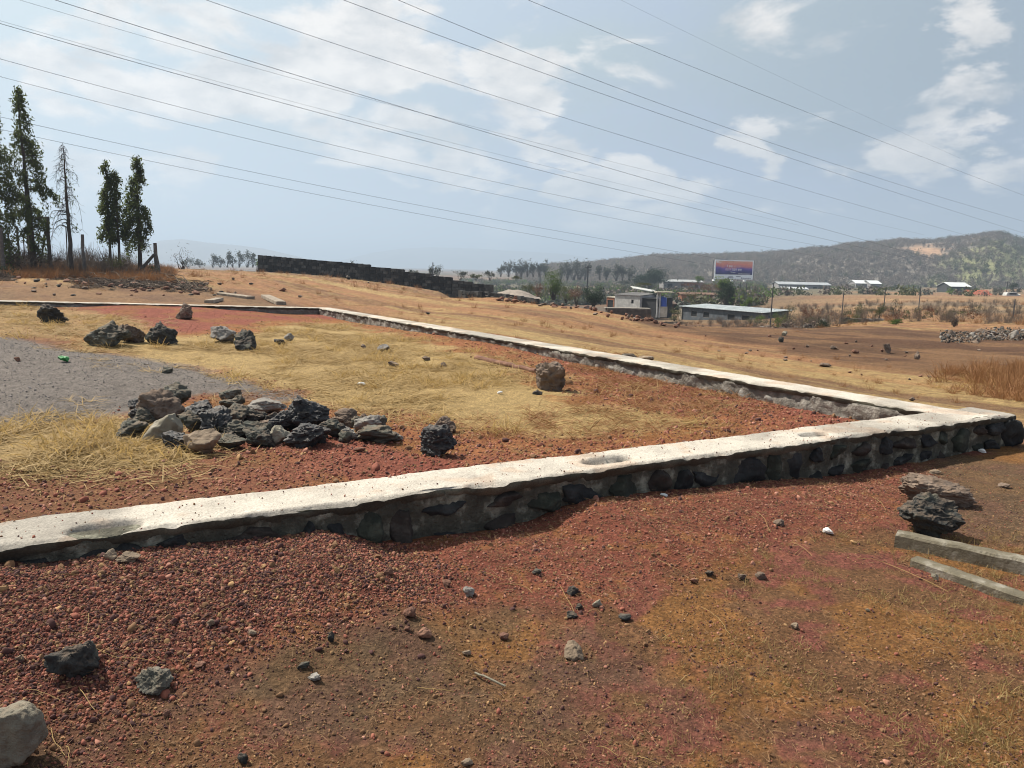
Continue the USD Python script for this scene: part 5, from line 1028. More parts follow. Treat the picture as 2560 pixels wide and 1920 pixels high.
for u in (.06, .5, .95): obj('post', MB().box(C2 * u + [0, .3, -1.35], (.12, .12, 2.6)).mesh(), framem, can)
tb = at(1656, 766, 97); k = 97 / FPX; tk = thing('water_tank', 'bright blue water tank on a pale plinth with white pillars', 'water tank', [tb[0], tb[1], tb[2]])
blue = mat('blue_tank', (.035, .085, .35), .45, .15, 3, spec=.4)
prof = np.array([[0, 0], [.50, 0], [.52, .04], [.52, .32], [.545, .35], [.52, .38], [.52, .70], [.545, .73], [.52, .76], [.52, 1.0], [.44, 1.1], [.2, 1.16], [.2, 1.22], [0, 1.22]])
m = trimesh.creation.revolve(prof, sections=20); obj('tank', (np.array(m.vertices) + [.0, 0, .0], m.faces), blue, tk, smooth=30)
obj('plinth', MB().box([-.02, 0, -.66], (1.1, 1.1, 1.3)).mesh(), creamwall, tk)
for x in (-.75, -.45): obj('pillar', MB().box([x, -.55, .2], (.17, .17, 3.1)).mesh(), whitetin, tk)
obj('roof_slab', MB().box([.1, -.2, 1.76], (2.2, 1.5, .1)).mesh(), creamwall, tk)
fw = thing('foundation_wall', 'dark low masonry foundation with a pale top in front of the huts', 'wall', at(1570, 770, 74)); k = 74 / FPX
obj('masonry', MB().box([0, 0, -.42], (108 * k, 1.8, .76)).mesh(), mat('dark_masonry', (.07, .055, .045), .95, .5, 3, bump=.04, bscale=6), fw); obj('slab', MB().box([-.1, 0, .0], (112 * k, 1.2, .05)).mesh(), mat('dull_slab', (.22, .19, .155), .9, .3, 3), fw)
# billboard
D = 240.0; tl, tr, bl, br = at(1788, 649, D), at(1885, 653, D + 2), at(1785, 697, D), at(1881, 701, D + 2)
bw = float(np.hypot(*(tr - tl)[:2])); bh = float(tl[2] - bl[2]); rzb = math.atan2(*(tr - tl)[:2][::-1])
bb = thing('billboard', 'large white framed billboard with an orange to navy picture', 'billboard', bl, rzb)
zb0 = bl[2]
N = {'geo': ('geometry', {}), 's': ('separate_xyz', {}), 'z': ('map_range', {'from_min': zb0 + 1.45, 'from_max': zb0 + bh - .25, 'to_min': 0.0, 'to_max': 1.0, 'clamp': True}), 'n': ('noise_texture', {'scale': .45, 'detail': 4.0}), 'nm': ('map_range', {'to_min': -.22, 'to_max': .22}), 'ad': ('math', {'math_type': 'add'}),
     'r': ('rgb_ramp', {'ramp': [(0, (.025, .022, .07)), (.22, (.05, .04, .20)), (.42, (.14, .07, .30)), (.56, (.50, .17, .21)), (.75, (.72, .24, .17)), (.92, (.68, .33, .23)), (1, (.62, .42, .28))]}), 'p': ('principled_bsdf', {'roughness': .6})}
pic = usdkit.material(stage, '/World/Looks/billboard_print', N, [('geo.position', 's.vector'), ('geo.position', 'n.vector'), ('s.z', 'z.value'), ('n.fac', 'nm.value'), ('z.result', 'ad.value1'), ('nm.result', 'ad.value2'), ('ad.value', 'r.fac'), ('r.color', 'p.base_color')], surface='p.BSDF')
wp = mat('billboard_white', (.80, .80, .79), .6, .05, 3); inkw = mat('white_ink', (.78, .75, .74), .6, .05, 3); inkd = mat('dark_ink', (.10, .10, .12), .6, .1, 3); inkg = mat('yellow_green_ink', (.50, .55, .28), .6, .2, 1)
obj('panel', MB().box([bw / 2, .06, bh / 2], (bw, .12, bh)).mesh(), wp, bb)
obj('picture', MB().box([bw / 2, -.012, (1.4 + bh - .3) / 2], (bw - .7, .02, bh - 1.7)).mesh(), pic, bb)
def word(x, z, w, h, n, seed, mt, name='lettering'):
    """A word of letters hung from a head line."""
    r = np.random.default_rng(seed); mb = MB(); mb.box([x + w / 2, -.03, z + h], (w, .012, h * .14)); k = 0
    for i in range(n):
        cx = x + w * (i + .55) / n; mb.box([cx + w / n * .28, -.03, z + h * .46], (w / n * .13, .012, h * .92)); a = np.linspace(0, 4.4, 7) + r.uniform(0, 2)
        for p, q in zip(a[:-1], a[1:]):
            c0, c1 = np.array([math.cos(p), math.sin(p)]), np.array([math.cos(q), math.sin(q)]); m0 = (c0 + c1) / 2
            mb.box([cx - w / n * .1 + m0[0] * w / n * .25, -.03, z + h * .48 + m0[1] * h * .25], (w / n * .24, .012, h * .15), 0, ry=math.atan2((c1 - c0)[1] * h, (c1 - c0)[0] * w / n))
    obj(name, mb.mesh(), mt, bb)
word(bw * .31, 3.62, .35, .62, 1, 1, inkw); word(bw * .36, 3.55, 1.2, .55, 3, 2, inkw); word(bw * .485, 3.55, 2.3, .5, 5, 3, mat('salmon_ink', (.62, .38, .34), .6, .05, 3))
word(bw * .27, 2.55, 2.0, .6, 4, 4, mat('pink_ink', (.75, .50, .55), .6, .05, 3)); word(bw * .445, 2.5, 1.6, .62, 3, 5, inkw); word(bw * .595, 2.5, 1.3, .62, 3, 6, inkw)
obj('underline', MB().box([bw * .475, -.03, 2.12], (1.6, .012, .11), ry=.08).mesh(), inkw, bb); obj('caption', MB().box([bw * .77, -.03, 1.66], (3.9, .012, .13)).mesh(), inkw, bb)
obj('logo', MB().box([.95, -.03, bh - .62], (.85, .012, .22)).box([1.25, -.03, bh - .95], (1.5, .012, .12)).mesh(), inkw, bb)
mb = MB(); rb = np.random.default_rng(8)
for k in range(7): mb.box([.5 + .42 * k, -.03, .75 + rb.uniform(-.1, .1)], (.26, .012, rb.uniform(.25, .5)))
obj('logo', mb.mesh(), inkg, bb)
mb = MB(); mb.box([bw * .42, -.03, .86], (1.4, .012, .14)).box([bw * .42, -.03, .42], (1.9, .012, .2)).box([bw * .62, -.03, .84], (1.5, .012, .16)).box([bw * .71, -.03, .38], (.3, .012, .34))
for k in range(9): mb.box([bw * .745 + .3 * k, -.03, .36], (.2, .012, rb.uniform(.14, .3)))
obj('lettering', mb.mesh(), inkd, bb)
steel = mat('dark_steel', (.05, .05, .055), .6, .2, 4)
mb = MB(); e = 1.5
for x in (bw - .1, bw * .66, bw * .33, .1):
    for z0, z1 in ((0, bh), ): mb.tube([[x, .2, 0], [x, .2, bh]], .07, 4); mb.tube([[x, e, -.6], [x, e, bh * .95]], .08, 4)
    for k in range(5): mb.tube([[x, .2, bh * k / 5], [x, e, bh * (k + 1) / 5]], .05, 4); mb.tube([[x, e, bh * k / 5], [x, .2, bh * (k + 1) / 5]], .05, 4); mb.tube([[x, .2, bh * k / 5], [x, e, bh * k / 5]], .05, 4)
obj('scaffold', mb.mesh(), steel, bb); obj('back_panel', MB().box([bw + .22, .85, bh * .5], (.06, 1.3, bh * .98)).mesh(), steel, bb)
for x in (.05, bw * .46, bw * .8):
    obj('leg', MB().tube([[x, .7, -7.5], [x, .7, .1]], .13, 8).mesh(), framem, bb); obj('leg_collar', MB().box([x, .3, -.42], (.5, 1.2, .36)).mesh(), wp, bb)
# far buildings
def barn(name, label, px, py_eave, d, w_px, h, depth, wallm, roofm, rise=1.1, yaw=0.0, cat='building', base=-3.0):
    """A pitched-roof building whose eave line is seen at py_eave."""
    p = at(px, py_eave, d); w = w_px * d / FPX; t = thing(name, label, cat, [p[0], p[1], p[2] - h], yaw)
    v = [[-w / 2, 0, base], [w / 2, 0, base], [w / 2, depth, base], [-w / 2, depth, base], [-w / 2, 0, h], [w / 2, 0, h], [w / 2, depth, h], [-w / 2, depth, h]]
    obj('walls', MB().add(v, [[0, 1, 5, 4], [1, 2, 6, 5], [2, 3, 7, 6], [3, 0, 4, 7]]).add([[-w / 2, 0, h], [-w / 2, depth, h], [-w / 2, depth / 2, h + rise * .93], [w / 2, 0, h], [w / 2, depth, h], [w / 2, depth / 2, h + rise * .93]], [[0, 1, 2], [3, 5, 4]]).mesh(), wallm, t)
    o = .4; a = [[-w / 2 - o, -o, h - .1], [w / 2 + o, -o, h - .1], [w / 2 + o, depth / 2, h + rise], [-w / 2 - o, depth / 2, h + rise], [w / 2 + o, depth + o, h - .1], [-w / 2 - o, depth + o, h - .1]]
    a = np.array(a + [[x, y, z - .12] for x, y, z in a]); obj('roof', MB().add(a, [[0, 1, 2, 3], [3, 2, 4, 5], [6, 9, 8, 7], [9, 11, 10, 8], [0, 6, 7, 1], [4, 10, 11, 5], [0, 3, 9, 6], [3, 5, 11, 9], [1, 7, 8, 2], [2, 8, 10, 4]]).mesh(), roofm, t)
    n = max(2, int(w / 4))
    for k in range(n): obj('opening', MB().box([-w / 2 + w * (k + .5) / n, -.03, h * .5], (w / n * .35, .05, h * .4)).mesh(), darkin, t)
    return t
greyw = mat('grey_building', (.20, .19, .185), .9, .2, .4); whiter = mat('white_roof', (.50, .51, .50), .7, .1, .5)
barn('farm_shed', 'long flat pale-roofed shed left of the billboard', 1708, 704, 300, 96, 3.2, 9, greyw, mat('dull_roof', (.27, .275, .27), .8, .2, .5), .7)
barn('farm_shed', 'long grey-roofed farm shed right of the billboard at the hill foot', 2012, 711, 360, 128, 3.6, 10, greyw, mat('grey_roof', (.27, .28, .285), .8, .2, .4), 1.0)
barn('farm_shed', 'low shed with a pale roof in front of the long grey-roofed one', 1990, 722, 320, 60, 2.5, 7, greyw, mat('pale_roof', (.34, .345, .35), .8, .2, .4), .7)
barn('barn', 'left of two white-roofed barns below the hill', 2154, 708, 420, 27, 4.5, 10, greyw, whiter, 1.6); barn('barn', 'right of two white-roofed barns below the hill', 2190, 709, 415, 26, 4.5, 10, greyw, whiter, 1.6)
barn('barn', 'white-roofed dark barn set apart at the right below the green slope', 2402, 716, 300, 52, 3.2, 8, mat('dark_barn_wall', (.05, .05, .05), .9, .2, .5), whiter, 1.5, yaw=.12)
barn('red_roof_house', 'cream house with a bright red sloping roof near the right edge', 2457, 740, 235, 48, 2.6, 7, creamwall, redroof, 1.7)
barn('small_hut', 'tiny dark hut with pale side left of the red roofed house', 2400, 742, 225, 24, 2.4, 4, mat('hut_wall', (.10, .10, .12), .9, .2, 1), mat('hut_roof', (.06, .06, .06), .8, .2, 1), .5)
barn('block_hut', 'pale block hut by the right edge below the red roofed house', 2515, 766, 150, 28, 2.2, 4, mat('bluish_wall', (.36, .38, .38), .9, .2, 1), mat('hut_slab', (.30, .29, .27), .8, .2, 1), .25)
barn('brick_building', 'long low brick building behind the rusty thicket', 1748, 735, 170, 86, 1.7, 4, brickm, mat('brown_roof', (.13, .075, .05), .9, .2, 1), .3)
barn('brick_building', 'low brown roofed row behind the long grey shed', 1640, 757, 125, 90, 1.6, 4, mat('dim_wall', (.10, .07, .05), .9, .2, 1), mat('umber_roof', (.09, .06, .045), .9, .2, 1), .25)
barn('white_structure', 'tiny white cabin at the right edge beyond the red roofed house', 2547, 738, 260, 14, 2.0, 4, whitetin, whiter, .4)
def van(name, label, px, py, d, mt):
    p = at(px, py, d); t = thing(name, label, 'van', [p[0], p[1], p[2]], .1)
    pr = np.array([(-2.2, .35), (-2.2, 1.25), (-1.9, 1.95), (.9, 2.0), (1.5, 1.25), (2.2, 1.05), (2.25, .4)]); n = len(pr)
    v = np.vstack([np.stack([pr[:, 0], np.full(n, y), pr[:, 1]], 1) for y in (-.85, .85)]); f = [[i, (i + 1) % n, (i + 1) % n + n, i + n] for i in range(n)]
    mb = MB().add(v, f); mb.add(v, [[0, i, i + 1] for i in range(1, n - 1)] + [[n, n + i + 1, n + i] for i in range(1, n - 1)]); obj('body', mb.mesh(), mt, t)
    for x in (-1.4, 1.4):
        for y in (-.8, .8): obj('wheel', MB().tube([[x, y - .1, .35], [x, y + .1, .35]], .35, 14).mesh(), darkin, t)
    obj('side_window', MB().box([-.3, -.87, 1.55], (2.2, .03, .45)).mesh(), darkin, t); obj('windscreen', MB().box([1.22, 0, 1.62], (.05, 1.4, .6), ry=-.6).mesh(), darkin, t)
van('van', 'white van parked beside the red roofed house near the right edge', 2528, 748, 225, whitetin)
# ---------------------------------------------------------------- poles
def pole(px, top, base_py, d, r, label, cross=False, mt=steel, lean=0.0):
    p = at(px, base_py, d); h = at(px, top, d)[2] - p[2]; t = thing('utility_pole' if cross else 'thin_pole', label, 'pole', [p[0], p[1], p[2]])
    obj('shaft', MB().tube([[0, 0, -1.2], [lean * h * .5, 0, h * .5], [lean * h, 0, h]], [r, r * .9, r * .75], 7).mesh(), mt, t)
    if cross:
        obj('crossarm', MB().box([lean * h, 0, h - .35], (1.3, .1, .1)).mesh(), mt, t)
        for x in (-.55, 0, .55): obj('insulator', MB().tube([[lean * h + x, 0, h - .3], [lean * h + x, 0, h - .08]], .05, 6).mesh(), mt, t)
pole(1468, 664, 722, 150, .12, 'dark utility pole right of the dusty trees behind the dark green bush', True); pole(1350, 684, 705, 260, .14, 'short utility pole left of the pale green tree', True)
pole(1082, 656, 690, 120, .10, 'dark pole beside the small grey tree behind the black wall', False); pole(2515, 704, 742, 240, .14, 'utility pole at the right edge behind the van', True)
fpl = 'wire fence pole beyond the bank, '
for px, top, bs, d, w in ((1927, 708, 790, 62, 'first from the left, right of the long shed'), (2105, 726, 778, 75, 'second from the left'), (2209, 720, 772, 80, 'third from the left'), (2297, 717, 766, 85, 'fourth from the left'), (2531, 748, 806, 62, 'last one near the right edge')):
    pole(px, top, bs, d, .05, fpl + w, lean=0.01)
pole(1849, 706, 745, 130, .06, 'thin fence pole left of a pair under the billboard right end'); pole(1865, 706, 742, 130, .06, 'thin fence pole right of a pair under the billboard right end')
# ---------------------------------------------------------------- middle-distance trees and shrubs
def tree(name, label, px, base_py, d, w_px, top_py, leafm, seed, n=1100, leaf=None, stemh=.25, clumps=13, group=None):
    p = at(px, base_py, d); k = d / FPX; h = at(px, top_py, d)[2] - p[2]
    return shrub(name, label, p, w_px * k * 1.1, h, leafm, seed, n, leaf or max(.10, k * 2.6), 'tree', group, stemh, clumps)
tree('pale_green_tree', 'pale yellow green tree standing behind the rubble left of the hut', 1383, 748, 95, 44, 662, green_leaf, 71, 2600, .16, .12, 18)
tree('dark_bush_tree', 'dark green cone-shaped tree between the pale green tree and the brick porch', 1484, 764, 84, 50, 695, dark_leaf, 72, 2800, .14, .04, 16)
tree('banyan_tree', 'big round dark tree left of the billboard', 1624, 725, 290, 80, 668, dark_leaf, 73, 3400, .6, .30, 22)
tree('leafy_tree', 'dense dark tree with yellow-green top in front of the billboard foot', 1815, 762, 125, 42, 697, dark_leaf, 74, 2600, .22, .10, 16)
tree('leafy_tree', 'yellow-green bushy crown rising against the billboard lower edge', 1808, 735, 135, 46, 695, green_leaf, 75, 1500, .24, .35, 10)
for k, (px, b, d, w, tp, m, lab) in enumerate([(1745, 708, 280, 24, 688, green_leaf, 'light green tree between the flat pale shed and the billboard'), (1607, 716, 140, 34, 706, olive_leaf, 'olive tree foliage in front of the round dark tree'), (1640, 748, 100, 34, 724, dark_leaf, 'dark green tree growing under the white canopy'), (1740, 760, 115, 70, 728, olive_leaf, 'wide olive tree behind the long shed'),
                                             (1873, 766, 105, 24, 738, green_leaf, 'small green tree behind the right half of the long shed'), (1560, 712, 300, 26, 700, grey_leaf, 'low grey green tree left of the round dark tree'), (2495, 745, 230, 22, 716, grey_leaf, 'pale green tree right of the red roofed house'), (2535, 735, 265, 24, 705, dark_leaf, 'dark tree behind the van at the right edge')]):
    tree('tree', lab, px, b, d, w, tp, m, 80 + k, 800, None, .2, 9)
gs = 'grey tree of the hazy row left of the pale green tree'
for k, (px, w, tp) in enumerate([(1252, 22, 658), (1272, 26, 645), (1290, 18, 655), (1302, 22, 647), (1318, 24, 645), (1334, 22, 654), (1348, 20, 648), (1364, 26, 648)]): tree('hazy_tree', ['first', 'second', 'third', 'fourth', 'fifth', 'sixth', 'seventh', 'eighth', 'ninth'][k] + ' from left, ' + gs, px, 692, 380, w, tp, grey_leaf, 110 + k, 520, .75, .22, 9, 'hazy trees left of the pale green tree')
gs = 'grey tree of the hazy clump behind the utility pole'
for k, (px, w, tp) in enumerate([(1402, 20, 655), (1418, 26, 650), (1434, 32, 644), (1448, 34, 640), (1462, 26, 646), (1500, 22, 662), (1516, 20, 662)]): tree('hazy_tree', ['first', 'second', 'third', 'fourth', 'fifth', 'sixth', 'seventh', 'eighth', 'ninth'][k] + ' from left, ' + gs, px, 700, 380, w, tp, grey_leaf, 130 + k, 560, .75, .2, 9, 'hazy trees right of the pale green tree')
gs = 'hazy tree of the trio left of the round dark tree'
for k, (px, w, tp) in enumerate([(1540, 22, 660), (1556, 22, 659), (1574, 24, 661)]): tree('hazy_tree', ['first', 'second', 'third', 'fourth', 'fifth', 'sixth', 'seventh', 'eighth', 'ninth'][k] + ' from left, ' + gs, px, 702, 360, w, tp, grey_leaf, 150 + k, 600, .7, .25, 9, 'hazy trees beside the round dark tree')
gs = 'grey hazy tree beyond the brow left of the black wall'
for k, (px, w, tp) in enumerate([(470, 30, 640), (500, 22, 645), (532, 20, 630), (550, 18, 632), (568, 18, 620), (582, 20, 630), (598, 22, 622), (618, 22, 625), (632, 20, 632)]): tree('hazy_tree', ['first', 'second', 'third', 'fourth', 'fifth', 'sixth', 'seventh', 'eighth', 'ninth'][k] + ' from left, ' + gs, px, 668, 330, w, tp, grey_leaf, 160 + k, 420, .6, .2, 8, 'hazy trees left of the black wall')
for k, (px, w, tp, lab) in enumerate([(888, 20, 643, 'small grey tree peeping over the middle of the black wall'), (1077, 14, 660, 'grey tree left of the dark pole behind the black wall'), (1094, 18, 659, 'grey tree right of the dark pole behind the black wall'), (1030, 26, 667, 'low grey tree behind the stepped part of the black wall'), (680, 18, 632, 'low grey tree top behind the left end of the black wall'), (1225, 24, 672, 'grey bush left of the hazy tree row'), (1190, 26, 684, 'greenish bush behind the lowest step of the black wall'), (1290, 26, 690, 'green bush in the dry field behind the gravel heap'), (1150, 30, 675, 'hazy bush in the plain behind the black wall end')]): tree('tree', lab, px, 700, 170, w, tp, grey_leaf if k not in (6, 7) else olive_leaf, 180 + k, 420, .3, .3, 8)
# shrubs at the foot of the bank, right
for k, (px, b, d, w, h, m, lab) in enumerate([(2052, 826, 48, 44, 42, dark_leaf, 'bright green rounded bush at the bank by the rubble'), (1972, 786, 62, 40, 46, olive_leaf, 'olive shrub right of the first fence pole'), (1950, 800, 58, 40, 24, green_leaf, 'low green shrub below the olive shrub at the first pole'), (2155, 788, 66, 32, 44, olive_leaf, 'tall thin olive bush between the fence poles'), (2236, 800, 60, 26, 52, dark_leaf, 'narrow dark green bush right of the tall olive bush'),
                                             (2200, 796, 62, 30, 30, olive_leaf, 'low olive bush left of the narrow dark green bush'), (2128, 796, 63, 36, 24, olive_leaf, 'low sprawling bush left of the tall olive bush'), (2020, 775, 68, 30, 32, rust_leaf, 'brownish dry shrub behind the bright green bush'), (2385, 810, 44, 14, 26, drym, 'small dark dry bush standing in the yellow field'), (2235, 838, 46, 28, 12, green_leaf, 'small green weed patch under the broken low wall'), (1895, 806, 80, 30, 20, green_leaf, 'green weeds at the right end of the long shed'),
                                             (1415, 755, 88, 30, 42, olive_leaf, 'yellow brown bush right of the pale green tree'), (1350, 748, 92, 40, 40, rust_leaf, 'rusty dry bush left of the pale green tree'), (1440, 762, 86, 34, 50, rust_leaf, 'rusty bush between the pale green and dark green trees'), (1320, 735, 110, 30, 28, olive_leaf, 'olive bush beyond the gravel heap'), (1685, 800, 86, 30, 30, olive_leaf, 'dusty bush between tank and long shed'), (1735, 726, 190, 70, 22, rust_leaf, 'red brown thicket left of the leafy tree'), (1780, 728, 185, 50, 24, rust_leaf, 'rusty red thicket touching the leafy tree')]):
    p = at(px, b, d) if px < 1890 else rooted(px, b, d); kk = d / FPX; hh = h * kk * 1.1 if px < 1890 else max(.35, top_h(p, px, b - h)); shrub('shrub', lab, p, w * kk * 1.15, hh, m, 210 + k, 900, max(.07, kk * 2.4), 'shrub', None, .05, 9)
for k in range(26):
    px = 1880 + 24 * k + rg.uniform(-8, 8); d = rg.uniform(52, 85); p = rooted(px, 780, d)
    shrub('shrub', 'small dry bush among the scrub along the fence below the bank', p, rg.uniform(.8, 2.0), rg.uniform(.5, 1.2), [olive_leaf, drym, olive_leaf, rust_leaf][k % 4], 240 + k, 260, .09, 'shrub', 'dry bushes along the lower fence', .05, 6)
n = 1500; pxs, ds = gr.uniform(1240, 2640, n), np.exp(gr.uniform(math.log(48), math.log(130), n)); q = at(pxs, 760, ds)[:, :2]; q = q[fbm2(q[:, 0], q[:, 1], .12, 3, 91) > .46]
instancer('field_scrub', 'low brown scrub and dry weeds in the fields below the bank', bush + [('tuft', big_or[0][1], orangem)], np.column_stack([q, height(q[:, 0], q[:, 1]) - .05]), gr.integers(0, 5, len(q)), gr.uniform(.4, 1.1, len(q)), gr.uniform(0, 6.28, len(q)))
n = 7500; pxs, ds = gr.uniform(1150, 2640, n), np.exp(gr.uniform(math.log(140), math.log(600), n)); q = at(pxs, 720, ds)[:, :2]; q = q[(fbm2(q[:, 0], q[:, 1], .018, 3, 92) > .46) & ~((pxs > 1900) & (ds < 200)) & ((pxs < 1900) | (gr.random(n) < .10))]
def wee(seed, m):
    r = np.random.default_rng(seed); return ('bush', leaf_quads(r.normal(0, 1, (70, 3)) * [.55, .55, .33] + [0, 0, .45], .5, .3, r), m)
instancer('plain_scrub', 'far scrub and hedges dotted over the plain', [wee(1, grey_leaf), wee(2, olive_leaf), wee(3, drym), wee(4, green_leaf)], np.column_stack([q, height(q[:, 0], q[:, 1])]), gr.choice(4, len(q), p=[.3, .3, .25, .15]), gr.uniform(.6, 2.2, len(q)), gr.uniform(0, 6.28, len(q)))
# rubble heaps and broken low walls at the right
rub = [('rubble', rock(701 + k, (1, .8, .6), 12, 2, .15, 0, 0, hard=9), [darkrock, grey_stone, brownrock, brownrock][k % 4]) for k in range(8)]
for px0, px1, py0, py1, d, n, lab in ((2350, 2450, 832, 858, 0, 520, 'pale heap of broken rubble and rubbish left of the grey rubble bank'), (2450, 2600, 824, 852, 0, 900, 'long grey bank of broken stone at the right edge'), (1900, 1990, 796, 812, 52, 240, 'heap of broken sticks and stone right of the long shed'), (2000, 2060, 798, 815, 52, 140, 'small rubble heap behind the bright green bush')):
    P = []
    for _ in range(n):
        px, py = gr.uniform(px0, px1), gr.uniform(py0, py1); p = gp(px, py) if d == 0 else rooted(px, py, d + gr.normal(0, .8)); P.append(p + [0, 0, abs(gr.normal(0, .06)) * (2.6 if d else 1)])
    P = np.array(P); instancer('rubble_heap', lab, rub, P, gr.integers(0, 8, n), np.exp(gr.normal(0, .6, n)) * (.17 if d else .062), randquat(n, gr))
for px0, px1, top, d, lab in ((2165, 2215, 815, 50, 'broken low masonry wall below the fence, left piece'), (2222, 2275, 812, 50, 'broken low masonry wall below the fence, right piece'), (2100, 2265, 795, 58, 'dark low bank wall behind the tall olive bush'), (2445, 2640, 776, 100, 'dark low wall before the pale block hut at the right')):
    A, B = at(px0, top, d), at(px1, top + 3, d); L = np.hypot(*(B - A)[:2]); t = thing('low_wall', lab, 'wall', (A + B) / 2, math.atan2(*(B - A)[:2][::-1])); n = max(3, int(L / .8))
    for k in range(n):
        for r in range(2): obj('block', MB().box([-L / 2 + L * (k + .5) / n, 0, -.16 - .3 * r + rw.uniform(-.04, .03)], (L / n * .95, .35, .29), 0, .03, rw).mesh(), jointm if d > 55 else mortar, t)
# ---------------------------------------------------------------- hills
def hill(name, label, sky, d_ridge, d_foot, zf, mt, ncol=160, nrow=26, amp=3.0, seed=1, col=None):
    sky = np.array(sky, float); u = np.linspace(sky[0, 0], sky[-1, 0], ncol); top = np.interp(u, sky[:, 0], sky[:, 1])
    ridge = at(u, top, d_ridge); foot = at(u, top, d_foot); w = np.concatenate([np.linspace(0, 1, nrow), np.linspace(1, 0, 8)[1:]])
    V = []
    for i, s in enumerate(w):
        f = s if i < nrow else 2 - s
        P = np.empty((ncol, 3)); dd = d_foot + (d_ridge - d_foot) * f; P[:, 0] = ridge[:, 0] / d_ridge * dd; P[:, 1] = dd
        P[:, 2] = zf + (ridge[:, 2] - zf) * (math.sin(s * math.pi / 2) ** 1.15) + amp * (fbm2(P[:, 0], P[:, 1], 1 / (9 * amp), 4, seed) - .5) * 2 * math.sin(min(1, s * 1.2) * math.pi) ; V.append(P)
    V = np.array(V); nr = len(w); i, j = np.meshgrid(np.arange(nr - 1), np.arange(ncol - 1), indexing='ij'); q = np.stack([i * ncol + j, i * ncol + j + 1, (i + 1) * ncol + j + 1, (i + 1) * ncol + j], -1).reshape(-1, 4)
    o = usdkit.mesh(stage, path_for(name), (V.reshape(-1, 3), q), mt, smooth=True); tag(o, label, None, None, 'structure'); return o, V, u, w
SKY = [(1300, 690), (1380, 668), (1450, 666), (1560, 655), (1640, 646), (1750, 645), (1840, 643), (1900, 641), (1975, 636), (2025, 629), (2085, 627), (2124, 617), (2198, 614), (2258, 608), (2318, 610), (2389, 604), (2461, 592), (2491, 587), (2526, 598), (2560, 614), (2700, 640), (2850, 640), (3050, 700)]
N = {'at': ('attribute', {'attribute': 'soil'}), 'geo': ('geometry', {}), 'n': ('noise_texture', {'scale': .12, 'detail': 6.0}), 'r': ('map_range', {'from_min': .3, 'from_max': .7, 'to_min': .7, 'to_max': 1.3}), 'hv': ('hsv', {}), 'p': ('principled_bsdf', {'roughness': 1.0, 'specular_ior_level': .0})}
hillm = usdkit.material(stage, '/World/Looks/hill_soil', N, [('at.color', 'hv.color'), ('geo.position', 'n.vector'), ('n.fac', 'r.value'), ('r.result', 'hv.value'), ('hv.color', 'p.base_color')], surface='p.BSDF')
o, V, u, w = hill('hill', 'wooded grey brown hill behind the fields on the right', SKY, 860, 520, -9, hillm, 260, 40, 3.2, 5)
Vf = V.reshape(-1, 3); pj = (np.array([0, 0, 0]) + Vf); pxv = np.tile(u, len(w)); wv = np.repeat(w, len(u)); n1 = fbm2(Vf[:, 0], Vf[:, 1], .02, 4, 6)
col = np.tile([.15, .13, .108], (len(Vf), 1)); og = smoothstep((n1 - .42) / .1) * (np.exp(-((pxv - 2320) / 55) ** 2 - ((wv - .62) / .13) ** 2) + np.exp(-((pxv - 2425) / 75) ** 2 - ((wv - .70 - (pxv - 2425) * .0022) / .13) ** 2)) * 1.6
gg = smoothstep((pxv - 2350 + 260 * (wv - .5) * -1) / 120) * smoothstep((n1 - .40) / .1) * .8
col = col + (np.array([.20, .20, .085]) - col) * np.clip(gg, 0, 1)[:, None]; col = col + (np.array([.30, .19, .12]) - col) * np.clip(og, 0, 1)[:, None]
UsdGeom.PrimvarsAPI(o).CreatePrimvar('soil', Sdf.ValueTypeNames.Color3fArray, 'vertex').Set(Vt.Vec3fArray.FromNumpy(col.astype(np.float32)))
pick = gr.integers(0, 40 * 260, 15000); jit = Vf[pick] + gr.normal(0, 1.6, (15000, 3)) * [1, 1, 0]; keep = (og[pick] < .35) & (gr.random(15000) > .45 * np.clip(gg[pick], 0, 1)); pick, jit = pick[keep], jit[keep]
def far_tree(seed, m, h=5.0, n=60, w=1.5):
    r = np.random.default_rng(seed); c = r.normal(0, 1, (n, 3)) * [w * .55, w * .55, h * .19] + [0, 0, h * .62]; v, f = leaf_quads(c, 1.0, .6, r); mb = MB().add(v, f); mb.tube([[0, 0, -.8], [0, 0, h * .7]], [.14, .07], 4); return mb.mesh(), m
woodm = leaf_mat('leafless_wood', [(0, (.17, .138, .11)), (.6, (.30, .25, .205)), (1, (.40, .34, .28))], .4)
ft = [('far_tree', *far_tree(801 + k, [woodm, woodm, woodm, grey_leaf, olive_leaf][k], 4.2 + .5 * k)) for k in range(5)]
ix = gr.choice(5, len(pick), p=[.36, .32, .26, .04, .02]); gsel = (gg[pick] > .3) & (gr.random(len(pick)) < .5); ix[gsel] = 4
instancer('hill_wood', 'leafless grey wood covering the hill on the right', ft, jit - [0, 0, .4], ix, gr.uniform(.45, 1.15, len(pick)), gr.uniform(0, 6.28, len(pick)))
p = at(2485, 590, 855); t = shrub('summit_tree', 'green tree clump on the very top of the hill', [p[0], p[1], p[2] - 2], 20, 6.5, dark_leaf, 830, 900, 1.3, 'tree', None, .1, 10)
farm = mat('far_hill_soil', (.15, .135, .12), 1.0, .2, .004, spec=0.0)
hill('far_hill', 'pale blue far hill at the left beyond the brow', [(250, 655), (330, 628), (400, 602), (455, 598), (520, 607), (600, 614), (660, 622), (740, 640), (800, 655), (860, 668)], 4300, 3300, -10, farm, 120, 16, 14, 8)
